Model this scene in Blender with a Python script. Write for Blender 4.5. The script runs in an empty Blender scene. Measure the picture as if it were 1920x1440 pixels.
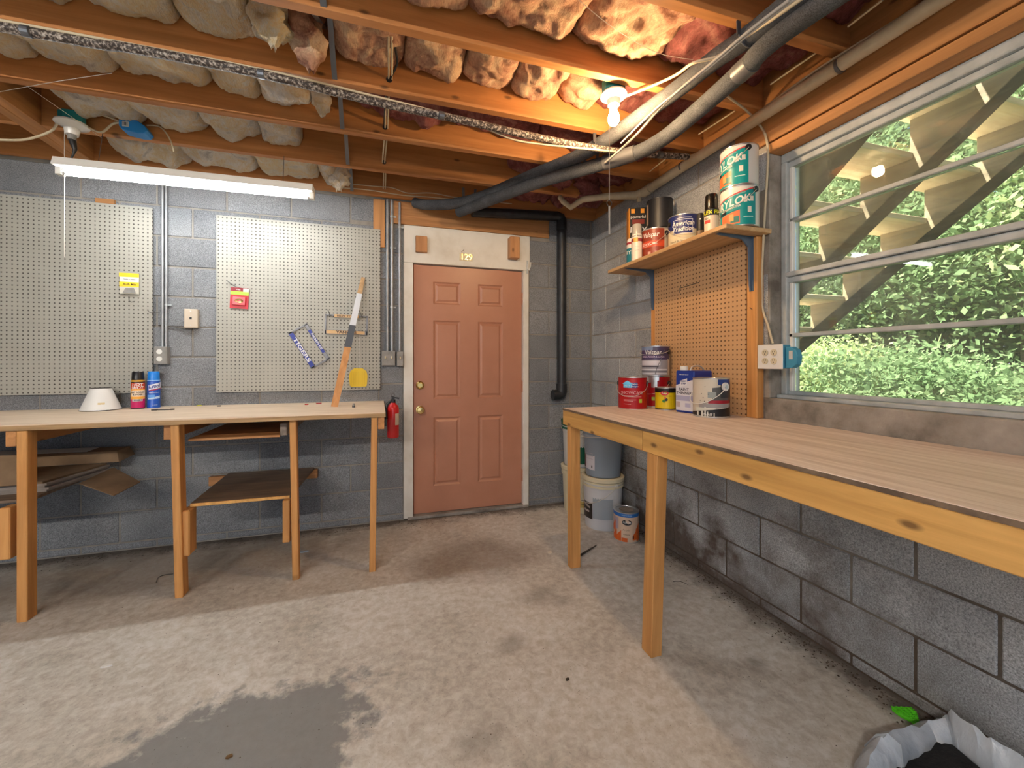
import bpy, bmesh, math, random
from math import sin, cos, pi, radians as R, atan2
from mathutils import Vector, Matrix, noise

SC = bpy.context.scene
COL = SC.collection
random.seed(7)

# ---------------------------------------------------------------- camera
F, YAW, U0, V0 = 752.55, 0.29039, 934.19, 679.43
CX, CY, CH = -1.83645, -3.22397, 1.235
cam = bpy.data.cameras.new('camera'); cam.sensor_width = 36.0
cam.lens = F / 1920 * 36.0
cam.shift_x = (960 - U0) / 1920; cam.shift_y = -(720 - V0) / 1920
cam.clip_start = 0.02; cam.clip_end = 200
camo = bpy.data.objects.new('camera', cam); COL.objects.link(camo)
camo.location = (CX, CY, CH); camo.rotation_euler = (pi / 2, 0, -YAW)
SC.camera = camo

# ---------------------------------------------------------------- world, sun, exposure
w = bpy.data.worlds.new('world'); SC.world = w; w.use_nodes = True
nt = w.node_tree; nt.nodes.clear()
out = nt.nodes.new('ShaderNodeOutputWorld'); bg = nt.nodes.new('ShaderNodeBackground')
sky = nt.nodes.new('ShaderNodeTexSky'); sky.sky_type = 'HOSEK_WILKIE'
sky.sun_direction = Vector((-0.45, 0.25, 0.85)).normalized(); sky.turbidity = 5.0; sky.ground_albedo = 0.3
nt.links.new(sky.outputs[0], bg.inputs[0]); bg.inputs[1].default_value = 3.4
nt.links.new(bg.outputs[0], out.inputs[0])
sun = bpy.data.lights.new('sun', 'SUN'); sun.energy = 15.0; sun.angle = 0.02; sun.color = (1, .95, .86)
suno = bpy.data.objects.new('sun', sun); COL.objects.link(suno)
suno.rotation_euler = Vector((-0.45, 0.25, 0.85)).to_track_quat('Z', 'Y').to_euler(); suno.location = (0, 0, 12)
vs = SC.view_settings
vs.view_transform = 'Standard'; vs.look = 'None'; vs.gamma = 1.0; vs.use_curve_mapping = False
vs.exposure = 1.23
SC.cycles.max_bounces = 6; SC.cycles.diffuse_bounces = 4; SC.cycles.glossy_bounces = 3; SC.cycles.transmission_bounces = 4

# ---------------------------------------------------------------- geometry helpers
def D(u): a = (u - U0) / F; return (sin(YAW) + a * cos(YAW), cos(YAW) - a * sin(YAW))
def at(u, fw, z): d = D(u); return Vector((CX + d[0] * fw, CY + d[1] * fw, z))
def onY(u, v, y):
    d = D(u); t = (y - CY) / d[1]; return Vector((CX + d[0] * t, y, CH + (V0 - v) / F * t))
def onX(u, v, x):
    d = D(u); t = (x - CX) / d[0]; return Vector((x, CY + d[1] * t, CH + (V0 - v) / F * t))
def onZ(u, v, z):
    d = D(u); t = (z - CH) * F / (V0 - v); return Vector((CX + d[0] * t, CY + d[1] * t, z))

def link(name, mesh, parent=None, loc=None, rot=None):
    o = bpy.data.objects.new(name, mesh); COL.objects.link(o)
    if loc is not None: o.location = loc
    if rot is not None: o.rotation_euler = rot
    if parent: o.parent = parent
    return o
def tag(o, label, cat, group=None, kind=None):
    o['label'] = label; o['category'] = cat
    if group: o['group'] = group
    if kind: o['kind'] = kind
    return o
def thing(name, label, cat, loc=(0, 0, 0), rz=0.0, group=None):
    o = link(name, None, None, loc, (0, 0, rz)); o.empty_display_size = .05
    return tag(o, label, cat, group)
def structure(o): o['kind'] = 'structure'; return o

class G:
    def __init__(s): s.v = []; s.f = []
    def add(s, vs_, fs):
        b = len(s.v); s.v += [tuple(p) for p in vs_]; s.f += [tuple(i + b for i in f) for f in fs]; return s
    def box(s, x0, x1, y0, y1, z0, z1):
        return s.add([(x0, y0, z0), (x1, y0, z0), (x1, y1, z0), (x0, y1, z0), (x0, y0, z1), (x1, y0, z1), (x1, y1, z1), (x0, y1, z1)],
                     [(0, 3, 2, 1), (4, 5, 6, 7), (0, 1, 5, 4), (1, 2, 6, 5), (2, 3, 7, 6), (3, 0, 4, 7)])
    def hexa(s, b, t):   # bottom 4 and top 4 points, ccw from above
        return s.add(list(b) + list(t), [(0, 3, 2, 1), (4, 5, 6, 7), (0, 1, 5, 4), (1, 2, 6, 5), (2, 3, 7, 6), (3, 0, 4, 7)])
    def tube(s, pts, r, n=8, cap=True):
        pts = [Vector(p) for p in pts]; m = len(pts); rs = r if isinstance(r, (list, tuple)) else [r] * m
        up = None; rings = []
        for i, p in enumerate(pts):
            t = (pts[min(i + 1, m - 1)] - pts[max(i - 1, 0)]).normalized()
            if up is None:
                a = Vector((0, 0, 1)) if abs(t.z) < .9 else Vector((1, 0, 0)); up = (a - t * a.dot(t)).normalized()
            else:
                up = up - t * up.dot(t); up.normalize()
            sd = t.cross(up); rings.append([p + (up * cos(2 * pi * k / n) + sd * sin(2 * pi * k / n)) * rs[i] for k in range(n)])
        b = len(s.v)
        for rg in rings: s.v += [tuple(q) for q in rg]
        for i in range(m - 1):
            for k in range(n):
                k2 = (k + 1) % n; s.f.append((b + i * n + k, b + i * n + k2, b + (i + 1) * n + k2, b + (i + 1) * n + k))
        if cap: s.f.append(tuple(b + k for k in range(n))[::-1]); s.f.append(tuple(b + (m - 1) * n + k for k in range(n)))
        return s
    def lathe(s, prof, n=32, c=(0, 0, 0), closed=False):
        b = len(s.v); m = len(prof)
        for r, z in prof:
            for k in range(n): s.v.append((c[0] + r * cos(2 * pi * k / n), c[1] + r * sin(2 * pi * k / n), c[2] + z))
        for i in range(m - 1):
            for k in range(n):
                k2 = (k + 1) % n; s.f.append((b + i * n + k, b + i * n + k2, b + (i + 1) * n + k2, b + (i + 1) * n + k))
        if prof[0][0] > 1e-6: s.f.append(tuple(b + k for k in range(n))[::-1])
        if prof[-1][0] > 1e-6: s.f.append(tuple(b + (m - 1) * n + k for k in range(n)))
        return s
    def prism(s, poly, a, b_, axis='y'):   # outline extruded along an axis
        n = len(poly)
        def P(p, t):
            return {'x': (t, p[0], p[1]), 'y': (p[0], t, p[1]), 'z': (p[0], p[1], t)}[axis]
        vs_ = [P(p, a) for p in poly] + [P(p, b_) for p in poly]
        fs = [tuple(range(n))[::-1], tuple(range(n, 2 * n))] + [(i, (i + 1) % n, n + (i + 1) % n, n + i) for i in range(n)]
        return s.add(vs_, fs)
    def shift(s, v): s.v = [(p[0] + v[0], p[1] + v[1], p[2] + v[2]) for p in s.v]; return s
    def build(s, name, mat, parent=None, loc=None, rot=None, smooth=None, origin=None, bevel=0):
        if origin is not None:
            s.shift((-origin[0], -origin[1], -origin[2]))
            pl = parent.location if parent else Vector((0, 0, 0))
            loc = Vector(origin) - pl
        me = bpy.data.meshes.new(name); me.from_pydata(s.v, [], s.f); me.materials.append(mat)
        bm = bmesh.new(); bm.from_mesh(me)
        bmesh.ops.recalc_face_normals(bm, faces=bm.faces)
        if bevel: bmesh.ops.bevel(bm, geom=list(bm.edges), offset=bevel, segments=1, affect='EDGES', clamp_overlap=True)
        bm.to_mesh(me); bm.free()
        if smooth: me.shade_smooth(); me.set_sharp_from_angle(angle=R(smooth))
        return link(name, me, parent, loc, rot)
_bc = {}
def box_mesh(sx, sy, sz, bev, mat):
    key = (round(sx, 4), round(sy, 4), round(sz, 4), bev, mat.name)
    if key not in _bc:
        me = bpy.data.meshes.new('board'); bm = bmesh.new(); bmesh.ops.create_cube(bm, size=1.0)
        bmesh.ops.scale(bm, vec=(sx, sy, sz), verts=bm.verts)
        if bev: bmesh.ops.bevel(bm, geom=list(bm.edges), offset=bev, segments=1, affect='EDGES')
        bm.to_mesh(me); bm.free(); me.materials.append(mat); _bc[key] = me
    return _bc[key]
def board(name, x0, x1, y0, y1, z0, z1, mat, parent=None, bev=.002, rot=None):
    c = Vector(((x0 + x1) / 2, (y0 + y1) / 2, (z0 + z1) / 2))
    if parent: c = c - parent.location
    return link(name, box_mesh(abs(x1 - x0), abs(y1 - y0), abs(z1 - z0), bev, mat), parent, c, rot)

# ---------------------------------------------------------------- material helpers
def nm(name):
    m = bpy.data.materials.new(name); m.use_nodes = True; n = m.node_tree; n.nodes.clear()
    o = n.nodes.new('ShaderNodeOutputMaterial'); b = n.nodes.new('ShaderNodeBsdfPrincipled'); n.links.new(b.outputs[0], o.inputs[0])
    return m, n, b, o
def N(n, t, **k):
    x = n.nodes.new('ShaderNode' + t)
    for a, v in k.items():
        if a.startswith('i_'): x.inputs[a[2:].replace('_', ' ')].default_value = v
        else: setattr(x, a, v)
    return x
def lk(n, a, b): n.links.new(a, b)
def c4(c): return (c[0], c[1], c[2], 1)
def srgb(r, g, b):
    f = lambda c: (c / 255 / 12.92) if c / 255 <= .04045 else ((c / 255 + .055) / 1.055) ** 2.4
    return (f(r), f(g), f(b))
def plain(name, col, rough=.5, metal=0.0, emit=None, es=0, spec=None, coat=0):
    m, n, b, o = nm(name); b.inputs['Base Color'].default_value = c4(col); b.inputs['Roughness'].default_value = rough
    b.inputs['Metallic'].default_value = metal
    if spec is not None: b.inputs['Specular IOR Level'].default_value = spec
    if coat: b.inputs['Coat Weight'].default_value = coat
    if emit: b.inputs['Emission Color'].default_value = c4(emit); b.inputs['Emission Strength'].default_value = es
    return m
def coords(n, space='Object', rnd=True):
    tc = N(n, 'TexCoord'); v = tc.outputs[space]
    if rnd:
        oi = N(n, 'ObjectInfo'); ml = N(n, 'Math', operation='MULTIPLY'); ml.inputs[1].default_value = 37.0
        lk(n, oi.outputs['Random'], ml.inputs[0]); ad = N(n, 'VectorMath', operation='ADD'); lk(n, v, ad.inputs[0]); lk(n, ml.outputs[0], ad.inputs[1]); v = ad.outputs[0]
    return v
def scaled(n, v, s):
    mp = N(n, 'Mapping'); mp.inputs['Scale'].default_value = s; lk(n, v, mp.inputs['Vector']); return mp.outputs[0]
def ramp(n, fac, stops, interp='LINEAR'):
    r = N(n, 'ValToRGB'); e = r.color_ramp; e.interpolation = interp
    while len(e.elements) < len(stops): e.elements.new(.5)
    for i, (p, c) in enumerate(stops): e.elements[i].position = p; e.elements[i].color = c4(c) if len(c) == 3 else c
    lk(n, fac, r.inputs[0]); return r.outputs[0]
def mix(n, f, a, b, mode='MIX'):
    m = N(n, 'Mix', data_type='RGBA', blend_type=mode)
    for i, x in ((6, a), (7, b)):
        if isinstance(x, tuple): m.inputs[i].default_value = c4(x)
        else: lk(n, x, m.inputs[i])
    if isinstance(f, (int, float)): m.inputs[0].default_value = f
    else: lk(n, f, m.inputs[0])
    return m.outputs[2]
def math_(n, op, a, b=None, clamp=False):
    m = N(n, 'Math', operation=op, use_clamp=clamp)
    for i, x in ((0, a), (1, b)):
        if x is None: continue
        if isinstance(x, (int, float)): m.inputs[i].default_value = x
        else: lk(n, x, m.inputs[i])
    return m.outputs[0]
def noise_t(n, v, scale, detail=4, rough=.55, dist=0):
    t = N(n, 'TexNoise'); t.inputs['Scale'].default_value = scale; t.inputs['Detail'].default_value = detail
    t.inputs['Roughness'].default_value = rough; t.inputs['Distortion'].default_value = dist; lk(n, v, t.inputs['Vector']); return t.outputs['Fac']
def bump(n, b, h, strength, dist=.01):
    bp = N(n, 'Bump'); bp.inputs['Strength'].default_value = strength; bp.inputs['Distance'].default_value = dist
    lk(n, h, bp.inputs['Height']); lk(n, bp.outputs[0], b.inputs['Normal'])
def hue_rand(n, col, amt):
    oi = N(n, 'ObjectInfo'); mr = N(n, 'MapRange'); mr.inputs['To Min'].default_value = 1 - amt; mr.inputs['To Max'].default_value = 1 + amt
    lk(n, oi.outputs['Random'], mr.inputs['Value']); h = N(n, 'HueSaturation'); lk(n, mr.outputs[0], h.inputs['Value']); lk(n, col, h.inputs['Color']); return h.outputs[0]

def wood(name, c1, c2, axis, dark=None, rough=.6, knots=0.0, fine=60.0, var=.08, bstr=.15, thin=None):
    m, n, b, o = nm(name); v = coords(n)
    s = {'x': (.06, 1, 1), 'y': (1, .06, 1), 'z': (1, 1, .06)}[axis]
    vv = scaled(n, v, s); g = noise_t(n, vv, fine, 5, .6, .6); g2 = noise_t(n, vv, fine * .22, 3, .5, 1.5)
    col = ramp(n, g, [(.3, c1), (.68, c2)])
    col = mix(n, ramp(n, g2, [(.42, (0, 0, 0)), (.7, (.6, .6, .6))]), col, dark or tuple(x * .62 for x in c1))
    if knots:
        ks = {'x': (.45, 1, 1), 'y': (1, .45, 1), 'z': (1, 1, .45)}[axis]
        vo = N(n, 'TexVoronoi'); vo.inputs['Scale'].default_value = 8.0; kv = scaled(n, v, ks)
        if thin:                                                   # knots laid out on the broad face of the board
            sp = N(n, 'SeparateXYZ'); cb = N(n, 'CombineXYZ'); lk(n, kv, sp.inputs[0]); vo.voronoi_dimensions = '2D'
            a_, b2 = [i for i in range(3) if 'xyz'[i] != thin]; lk(n, sp.outputs[a_], cb.inputs[0]); lk(n, sp.outputs[b2], cb.inputs[1]); kv = cb.outputs[0]
        lk(n, kv, vo.inputs['Vector'])
        k = ramp(n, vo.outputs['Distance'], [(.035, (1, 1, 1)), (.095, (0, 0, 0))])
        rr = N(n, 'TexWhiteNoise', noise_dimensions='3D'); lk(n, vo.outputs['Position'], rr.inputs['Vector'])
        gate = math_(n, 'LESS_THAN', rr.outputs['Value'], min(1.0, knots * 2.2)); kf = math_(n, 'MULTIPLY', k, gate)
        col = mix(n, math_(n, 'MULTIPLY', kf, .8), col, (.1, .04, .012))
    lk(n, hue_rand(n, col, var), b.inputs['Base Color']); b.inputs['Roughness'].default_value = rough
    bump(n, b, g, bstr, .003); return m
def mottled(name, stops, scale, rough=.8, detail=6, stretch=(1, 1, 1), fine=0, fine_amt=.3, bstr=.3, bscale=None, bdist=.004, var=0, space='Object', rnd=True):
    m, n, b, o = nm(name); v = scaled(n, coords(n, space, rnd), stretch)
    g = noise_t(n, v, scale, detail, .6); col = ramp(n, g, stops)
    h = g
    if fine:
        h = noise_t(n, v, fine, 3, .7); col = mix(n, fine_amt, col, ramp(n, h, [(.3, (.12, .12, .12)), (.7, (.9, .9, .9))]), 'OVERLAY')
    if var: col = hue_rand(n, col, var)
    lk(n, col, b.inputs['Base Color']); b.inputs['Roughness'].default_value = rough
    if bstr: bump(n, b, noise_t(n, v, bscale, 4) if bscale else h, bstr, bdist)
    return m

# ---------------------------------------------------------------- materials
def block_mat(name, a, b_, stain=0.0):
    m, n, b, o = nm(name); v = coords(n); tc = N(n, 'NewGeometry'); pos = tc.outputs['Position']
    big = noise_t(n, pos, 2.6, 5, .6); col = ramp(n, big, [(.3, a), (.7, b_)])
    fine = noise_t(n, v, 190, 2, .8); col = mix(n, .5, col, ramp(n, fine, [(.32, (.02, .02, .02)), (.68, (1, 1, 1))]), 'OVERLAY')
    col = hue_rand(n, col, .13)
    if stain:
        sp = N(n, 'SeparateXYZ'); lk(n, pos, sp.inputs[0])
        sn = noise_t(n, pos, 3.4, 6, .65)
        low = math_(n, 'SUBTRACT', 1.1, math_(n, 'MULTIPLY', sp.outputs[2], 2.3))           # muddy splash-back rising from the floor
        yy = math_(n, 'ADD', 1.0, math_(n, 'MULTIPLY', math_(n, 'ADD', sp.outputs[1], 1.35), .55), True)
        f = math_(n, 'MULTIPLY', math_(n, 'MULTIPLY', math_(n, 'ADD', low, math_(n, 'MULTIPLY', math_(n, 'SUBTRACT', sn, .5), 4.5)), yy, True), stain, True)
        col = mix(n, f, col, mix(n, noise_t(n, pos, 26, 5, .7), (.03, .02, .015), (.17, .13, .105)))
        st = noise_t(n, scaled(n, pos, (1, 1, .02)), 34, 4, .7)                              # pale lime runs
        drip = math_(n, 'MULTIPLY', ramp(n, st, [(.60, (0, 0, 0)), (.70, (1, 1, 1))]), ramp(n, noise_t(n, pos, 2.1, 2), [(.5, (0, 0, 0)), (.62, (.34, .34, .34))]))
        col = mix(n, drip, col, (.5, .5, .48))
    lk(n, col, b.inputs['Base Color']); b.inputs['Roughness'].default_value = .92; bump(n, b, fine, .45, .003); return m
M = {}
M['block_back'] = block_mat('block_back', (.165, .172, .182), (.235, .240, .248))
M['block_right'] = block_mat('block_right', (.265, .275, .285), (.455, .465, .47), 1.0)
M['mortar'] = mottled('mortar', [(.3, (.21, .19, .165)), (.7, (.31, .285, .245))], 9, .95, bstr=.4, bscale=90)
def mortar_right():
    m, n, b, o = nm('mortar_right'); pos = N(n, 'NewGeometry').outputs['Position']; sp = N(n, 'SeparateXYZ'); lk(n, pos, sp.inputs[0])
    col = ramp(n, noise_t(n, pos, 9, 5, .6), [(.3, (.26, .235, .20)), (.7, (.40, .37, .32))])
    dirt = math_(n, 'ADD', math_(n, 'SUBTRACT', 1.25, math_(n, 'MULTIPLY', sp.outputs[2], 1.5)), math_(n, 'MULTIPLY', math_(n, 'SUBTRACT', noise_t(n, pos, 4, 5, .65), .5), 2.0), True)
    lk(n, mix(n, dirt, col, (.085, .06, .042)), b.inputs['Base Color']); b.inputs['Roughness'].default_value = .95
    bump(n, b, noise_t(n, pos, 90, 3), .4, .004); return m
M['mortar_right'] = mortar_right()
M['sill'] = mottled('concrete_sill', [(.3, (.13, .11, .09)), (.5, (.28, .25, .215)), (.75, (.42, .38, .335))], 7, .95, bstr=.5, bscale=60, bdist=.008)
M['joist'] = wood('joist_wood', (.42, .16, .042), (.58, .25, .078), 'x', knots=.10, fine=30, var=.1, thin='y')
M['beam_y'] = wood('beam_wood', (.42, .18, .055), (.60, .28, .095), 'y', knots=.14, fine=30, thin='x')
M['subfloor'] = mottled('subfloor', [(.3, (.10, .05, .03)), (.7, (.2, .1, .05))], 6)
M['orange_x'] = wood('orange_pine_x', (.40, .17, .05), (.56, .27, .10), 'x', knots=.2, fine=40)
M['orange_z'] = wood('orange_pine_z', (.44, .19, .055), (.58, .28, .10), 'z', knots=.25, fine=40)
M['leg'] = wood('leg_pine', (.54, .235, .06), (.72, .36, .115), 'z', knots=.12, fine=40, thin='x')
M['apron'] = wood('apron_pine', (.60, .30, .075), (.80, .45, .135), 'y', knots=.5, fine=34, thin='x')
M['ply_x'] = wood('bench_plywood_x', (.66, .51, .36), (.84, .69, .53), 'x', dark=(.58, .43, .30), fine=70, var=.02)
M['ply_y'] = wood('bench_plywood_y', (.64, .50, .41), (.86, .74, .65), 'y', dark=(.50, .37, .29), fine=55, var=.02)
M['ply_edge'] = wood('plywood_edge', (.34, .20, .09), (.52, .33, .15), 'x', fine=90)
M['shelf'] = wood('shelf_pine', (.46, .27, .12), (.62, .40, .20), 'y', knots=.2, fine=40)
M['oldply'] = wood('old_plywood', (.13, .085, .055), (.24, .16, .10), 'x', fine=30)
M['greywood'] = mottled('grey_endgrain', [(.3, (.16, .12, .09)), (.7, (.33, .27, .22))], 30)
M['endpine'] = wood('end_pine', (.44, .19, .07), (.58, .29, .12), 'z', knots=.5, fine=45)
M['stair'] = wood('stair_wood', (.19, .15, .085), (.34, .275, .165), 'y', knots=.15, fine=26)
M['tread'] = wood('tread_wood', (.58, .46, .29), (.80, .68, .48), 'x', knots=.2, fine=24)

def pegboard(name, c, hole):
    m, n, b, o = nm(name); v = coords(n, 'Object', False); sp = N(n, 'SeparateXYZ'); lk(n, v, sp.inputs[0])
    def cell(s): return math_(n, 'SUBTRACT', math_(n, 'FRACT', math_(n, 'MULTIPLY', s, 1 / .0254)), .5)
    a, d = cell(sp.outputs[0]), cell(sp.outputs[2])
    r2 = math_(n, 'ADD', math_(n, 'MULTIPLY', a, a), math_(n, 'MULTIPLY', d, d))
    dot = ramp(n, r2, [(.022, (1, 1, 1)), (.038, (0, 0, 0))])
    base = ramp(n, noise_t(n, v, 5, 5), [(.3, tuple(x * .9 for x in c)), (.7, c)])
    lk(n, mix(n, dot, base, hole), b.inputs['Base Color']); b.inputs['Roughness'].default_value = .55
    inv = math_(n, 'SUBTRACT', 1.0, dot); bump(n, b, inv, .6, .004); return m
M['peg_cream'] = pegboard('pegboard_cream', (.385, .372, .318), (.07, .06, .05))
M['peg_brown'] = pegboard('pegboard_brown', (.58, .345, .165), (.14, .07, .03))
M['white_paint'] = mottled('old_white_paint', [(.25, (.55, .50, .41)), (.55, (.70, .67, .60)), (.8, (.74, .72, .66))], 4, .55, bstr=.1, bscale=30)
M['door'] = mottled('terracotta_door_paint', [(.3, (.41, .18, .105)), (.7, (.45, .205, .125))], 5, .38, bstr=.05, bscale=60)
M['brass'] = plain('brass', (.75, .55, .22), .25, 1.0)
M['steel'] = plain('steel', (.55, .55, .55), .35, 1.0)
M['galv'] = mottled('galvanised', [(.3, (.33, .36, .36)), (.7, (.52, .55, .55))], 12, .5, bstr=.05)
M['conduit'] = mottled('conduit', [(.3, (.30, .31, .32)), (.7, (.42, .43, .44))], 20, .45, bstr=.05)
M['conduit'].node_tree.nodes['Principled BSDF'].inputs['Metallic'].default_value = .5
M['wire_steel'] = plain('dark_wire', (.12, .11, .10), .4, .7)
M['black_pipe'] = mottled('black_pipe', [(.3, (.012, .013, .015)), (.7, (.03, .032, .036))], 14, .42, bstr=.1)
M['black'] = plain('black', (.014, .014, .015), .45)
M['foam'] = mottled('foam_sleeve', [(.3, (.035, .038, .044)), (.7, (.085, .088, .095))], 8, .95, fine=260, fine_amt=.85, bstr=.6, bdist=.004)
M['tape'] = plain('grey_tape', (.10, .10, .105), .4)
M['cream_pipe'] = mottled('cream_pipe', [(.3, (.42, .34, .21)), (.6, (.60, .52, .36)), (.8, (.66, .60, .46))], 7, .45, bstr=.1)
M['rust_pipe'] = mottled('rust_mottled_pipe', [(.47, (.03, .02, .016)), (.55, (.22, .18, .15)), (.70, (.58, .53, .47))], 95, .6, 8, bstr=.3, rnd=False)
M['wire_cream'] = plain('cream_cable', (.56, .47, .32), .55)
M['wire_grey'] = plain('grey_cable', (.40, .37, .33), .55)
M['strap'] = plain('steel_strap', (.16, .17, .19), .4, .8)
M['bracket'] = plain('blue_grey_bracket', (.10, .15, .22), .45, .3)
M['teal'] = plain('teal_plastic', (.01, .20, .20), .5)
M['bluebox'] = plain('blue_plastic', (.008, .20, .55), .45)
M['bluebox2'] = plain('dusty_blue_plastic', (.05, .27, .42), .55)
M['white'] = plain('white', (.75, .74, .70), .45)
M['porcelain'] = plain('porcelain', (.74, .71, .66), .25)
M['ivory'] = plain('ivory', (.62, .55, .38), .45)
M['beige'] = plain('beige_plastic', (.56, .47, .36), .5)
M['greybox'] = mottled('grey_box', [(.3, (.20, .19, .175)), (.7, (.30, .285, .265))], 20, .55, bstr=.05)
M['red'] = plain('extinguisher_red', (.55, .012, .015), .3, coat=.3)
M['cardboard'] = mottled('cardboard', [(.3, (.17, .105, .055)), (.7, (.26, .165, .09))], 7, .9, bstr=.05)
M['cardboard_grey'] = mottled('grey_cardboard', [(.3, (.22, .18, .15)), (.7, (.34, .29, .25))], 7, .9, bstr=.05)
M['paper'] = plain('paper', (.55, .54, .52), .8)
M['tin'] = plain('tin', (.62, .62, .62), .28, .9)
M['chrome'] = plain('dull_chrome', (.20, .20, .21), .4, .4)
M['bare'] = plain('plated_wire', (.66, .62, .55), .35, .6)

def emitter(name, col, s):
    m = bpy.data.materials.new(name); m.use_nodes = True; n = m.node_tree; n.nodes.clear()
    o = n.nodes.new('ShaderNodeOutputMaterial'); e = n.nodes.new('ShaderNodeEmission'); e.inputs[0].default_value = c4(col); e.inputs[1].default_value = s
    n.links.new(e.outputs[0], o.inputs[0]); return m
M['tube'] = emitter('fluorescent_tube', (.95, .98, 1.0), 34.0)
M['bulb'] = emitter('warm_bulb', (1.0, .66, .34), 380.0)

def insul(name, stops, fs):
    m, n, b, o = nm(name); v = coords(n); g = noise_t(n, v, 7, 6, .65, 1.2); col = ramp(n, g, stops)
    h = noise_t(n, scaled(n, v, (1, .35, .6)), 95, 6, .75, 1.4); col = mix(n, .5, col, ramp(n, h, [(.3, (.28, .27, .26)), (.65, (.9, .9, .9))]), 'OVERLAY')
    lk(n, col, b.inputs['Base Color']); b.inputs['Roughness'].default_value = 1.0; b.inputs['Specular IOR Level'].default_value = .05
    bump(n, b, h, fs, .02); return m
M['ins_cream'] = insul('insulation_cream', [(.28, (.62, .52, .42)), (.42, (.90, .79, .62)), (.56, (.90, .68, .38)), (.66, (.94, .87, .74)), (.8, (.82, .76, .70))], .9)
M['ins_grey'] = insul('insulation_grey', [(.28, (.44, .39, .36)), (.44, (.84, .75, .64)), (.58, (.80, .60, .36)), (.68, (.92, .85, .76)), (.8, (.66, .60, .56))], .9)
M['ins_tan'] = insul('insulation_tan', [(.3, (.20, .085, .06)), (.45, (.42, .24, .16)), (.58, (.55, .37, .24)), (.75, (.56, .44, .34))], .6)
M['ins_pink'] = insul('insulation_pink', [(.3, (.10, .035, .03)), (.5, (.24, .085, .08)), (.7, (.36, .18, .15))], .7)

def floor_mat():
    m, n, b, o = nm('concrete_floor'); g = N(n, 'NewGeometry'); p = g.outputs['Position']
    base = ramp(n, noise_t(n, p, 2.2, 8, .62), [(.25, (.42, .38, .315)), (.5, (.58, .54, .475)), (.75, (.69, .66, .60))])
    sm = noise_t(n, p, 26, 8, .72, .3); base = mix(n, .38, base, ramp(n, sm, [(.34, (.14, .13, .12)), (.62, (.8, .8, .8))]), 'OVERLAY')
    sp = N(n, 'SeparateXYZ'); lk(n, p, sp.inputs[0]); x, y = sp.outputs[0], sp.outputs[1]
    def ell(cx, cy, rx, ry, rot, wob, ns):
        c, s_ = cos(rot), sin(rot)
        dx, dy = math_(n, 'SUBTRACT', x, cx), math_(n, 'SUBTRACT', y, cy)
        a = math_(n, 'DIVIDE', math_(n, 'ADD', math_(n, 'MULTIPLY', dx, c), math_(n, 'MULTIPLY', dy, s_)), rx)
        d = math_(n, 'DIVIDE', math_(n, 'SUBTRACT', math_(n, 'MULTIPLY', dy, c), math_(n, 'MULTIPLY', dx, s_)), ry)
        r = math_(n, 'SQRT', math_(n, 'ADD', math_(n, 'MULTIPLY', a, a), math_(n, 'MULTIPLY', d, d)))
        return math_(n, 'ADD', r, math_(n, 'MULTIPLY', math_(n, 'SUBTRACT', noise_t(n, p, ns, 6, .65), .5), wob))
    e = ell(-2.30, -1.80, .52, .31, .30, 1.5, 5.5)                    # damp grey stain
    col = mix(n, ramp(n, e, [(.80, (.94, .94, .94)), (.95, (0, 0, 0))]), base, mix(n, noise_t(n, p, 30, 5, .7), (.175, .174, .170), (.27, .268, .262)))
    e2 = ell(-1.25, -.75, .5, .32, 0, 1.2, 4)                           # bench's warm brown shadow by the door, painted into the floor
    col = mix(n, ramp(n, e2, [(.5, (.5, .5, .5)), (1.1, (0, 0, 0))]), col, (.16, .10, .065))
    e3 = ell(-3.0, -.32, 1.4, .42, 0, 1.1, 3.2)                         # brown grime under the bench, also painted to deepen its shade
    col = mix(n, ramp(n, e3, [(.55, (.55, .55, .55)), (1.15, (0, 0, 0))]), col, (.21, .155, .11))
    for cx, cy, rr in ((-1.02, -1.25, .14), (-.93, -1.33, .08), (-1.52, -1.95, .12), (-.35, -1.95, .07), (-1.28, -1.55, .10)):
        ee = ell(cx, cy, rr, rr * .7, .5, .9, 9); col = mix(n, ramp(n, ee, [(.2, (.45, .45, .45)), (1.0, (0, 0, 0))]), col, (.17, .145, .115))
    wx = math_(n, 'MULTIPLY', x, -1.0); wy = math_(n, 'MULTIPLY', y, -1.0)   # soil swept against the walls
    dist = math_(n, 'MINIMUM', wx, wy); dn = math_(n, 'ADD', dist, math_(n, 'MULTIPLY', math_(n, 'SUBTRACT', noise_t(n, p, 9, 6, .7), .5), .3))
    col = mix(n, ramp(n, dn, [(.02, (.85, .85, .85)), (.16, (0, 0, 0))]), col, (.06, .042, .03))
    spk = noise_t(n, p, 120, 2, .6); col = mix(n, ramp(n, spk, [(.66, (0, 0, 0)), (.74, (.6, .6, .6))]), col, (.10, .085, .07))
    lk(n, col, b.inputs['Base Color']); lk(n, ramp(n, sm, [(.3, (.55, .55, .55)), (.7, (.8, .8, .8))]), b.inputs['Roughness'])
    bump(n, b, sm, .12, .004); return m
M['floor'] = floor_mat()

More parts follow.
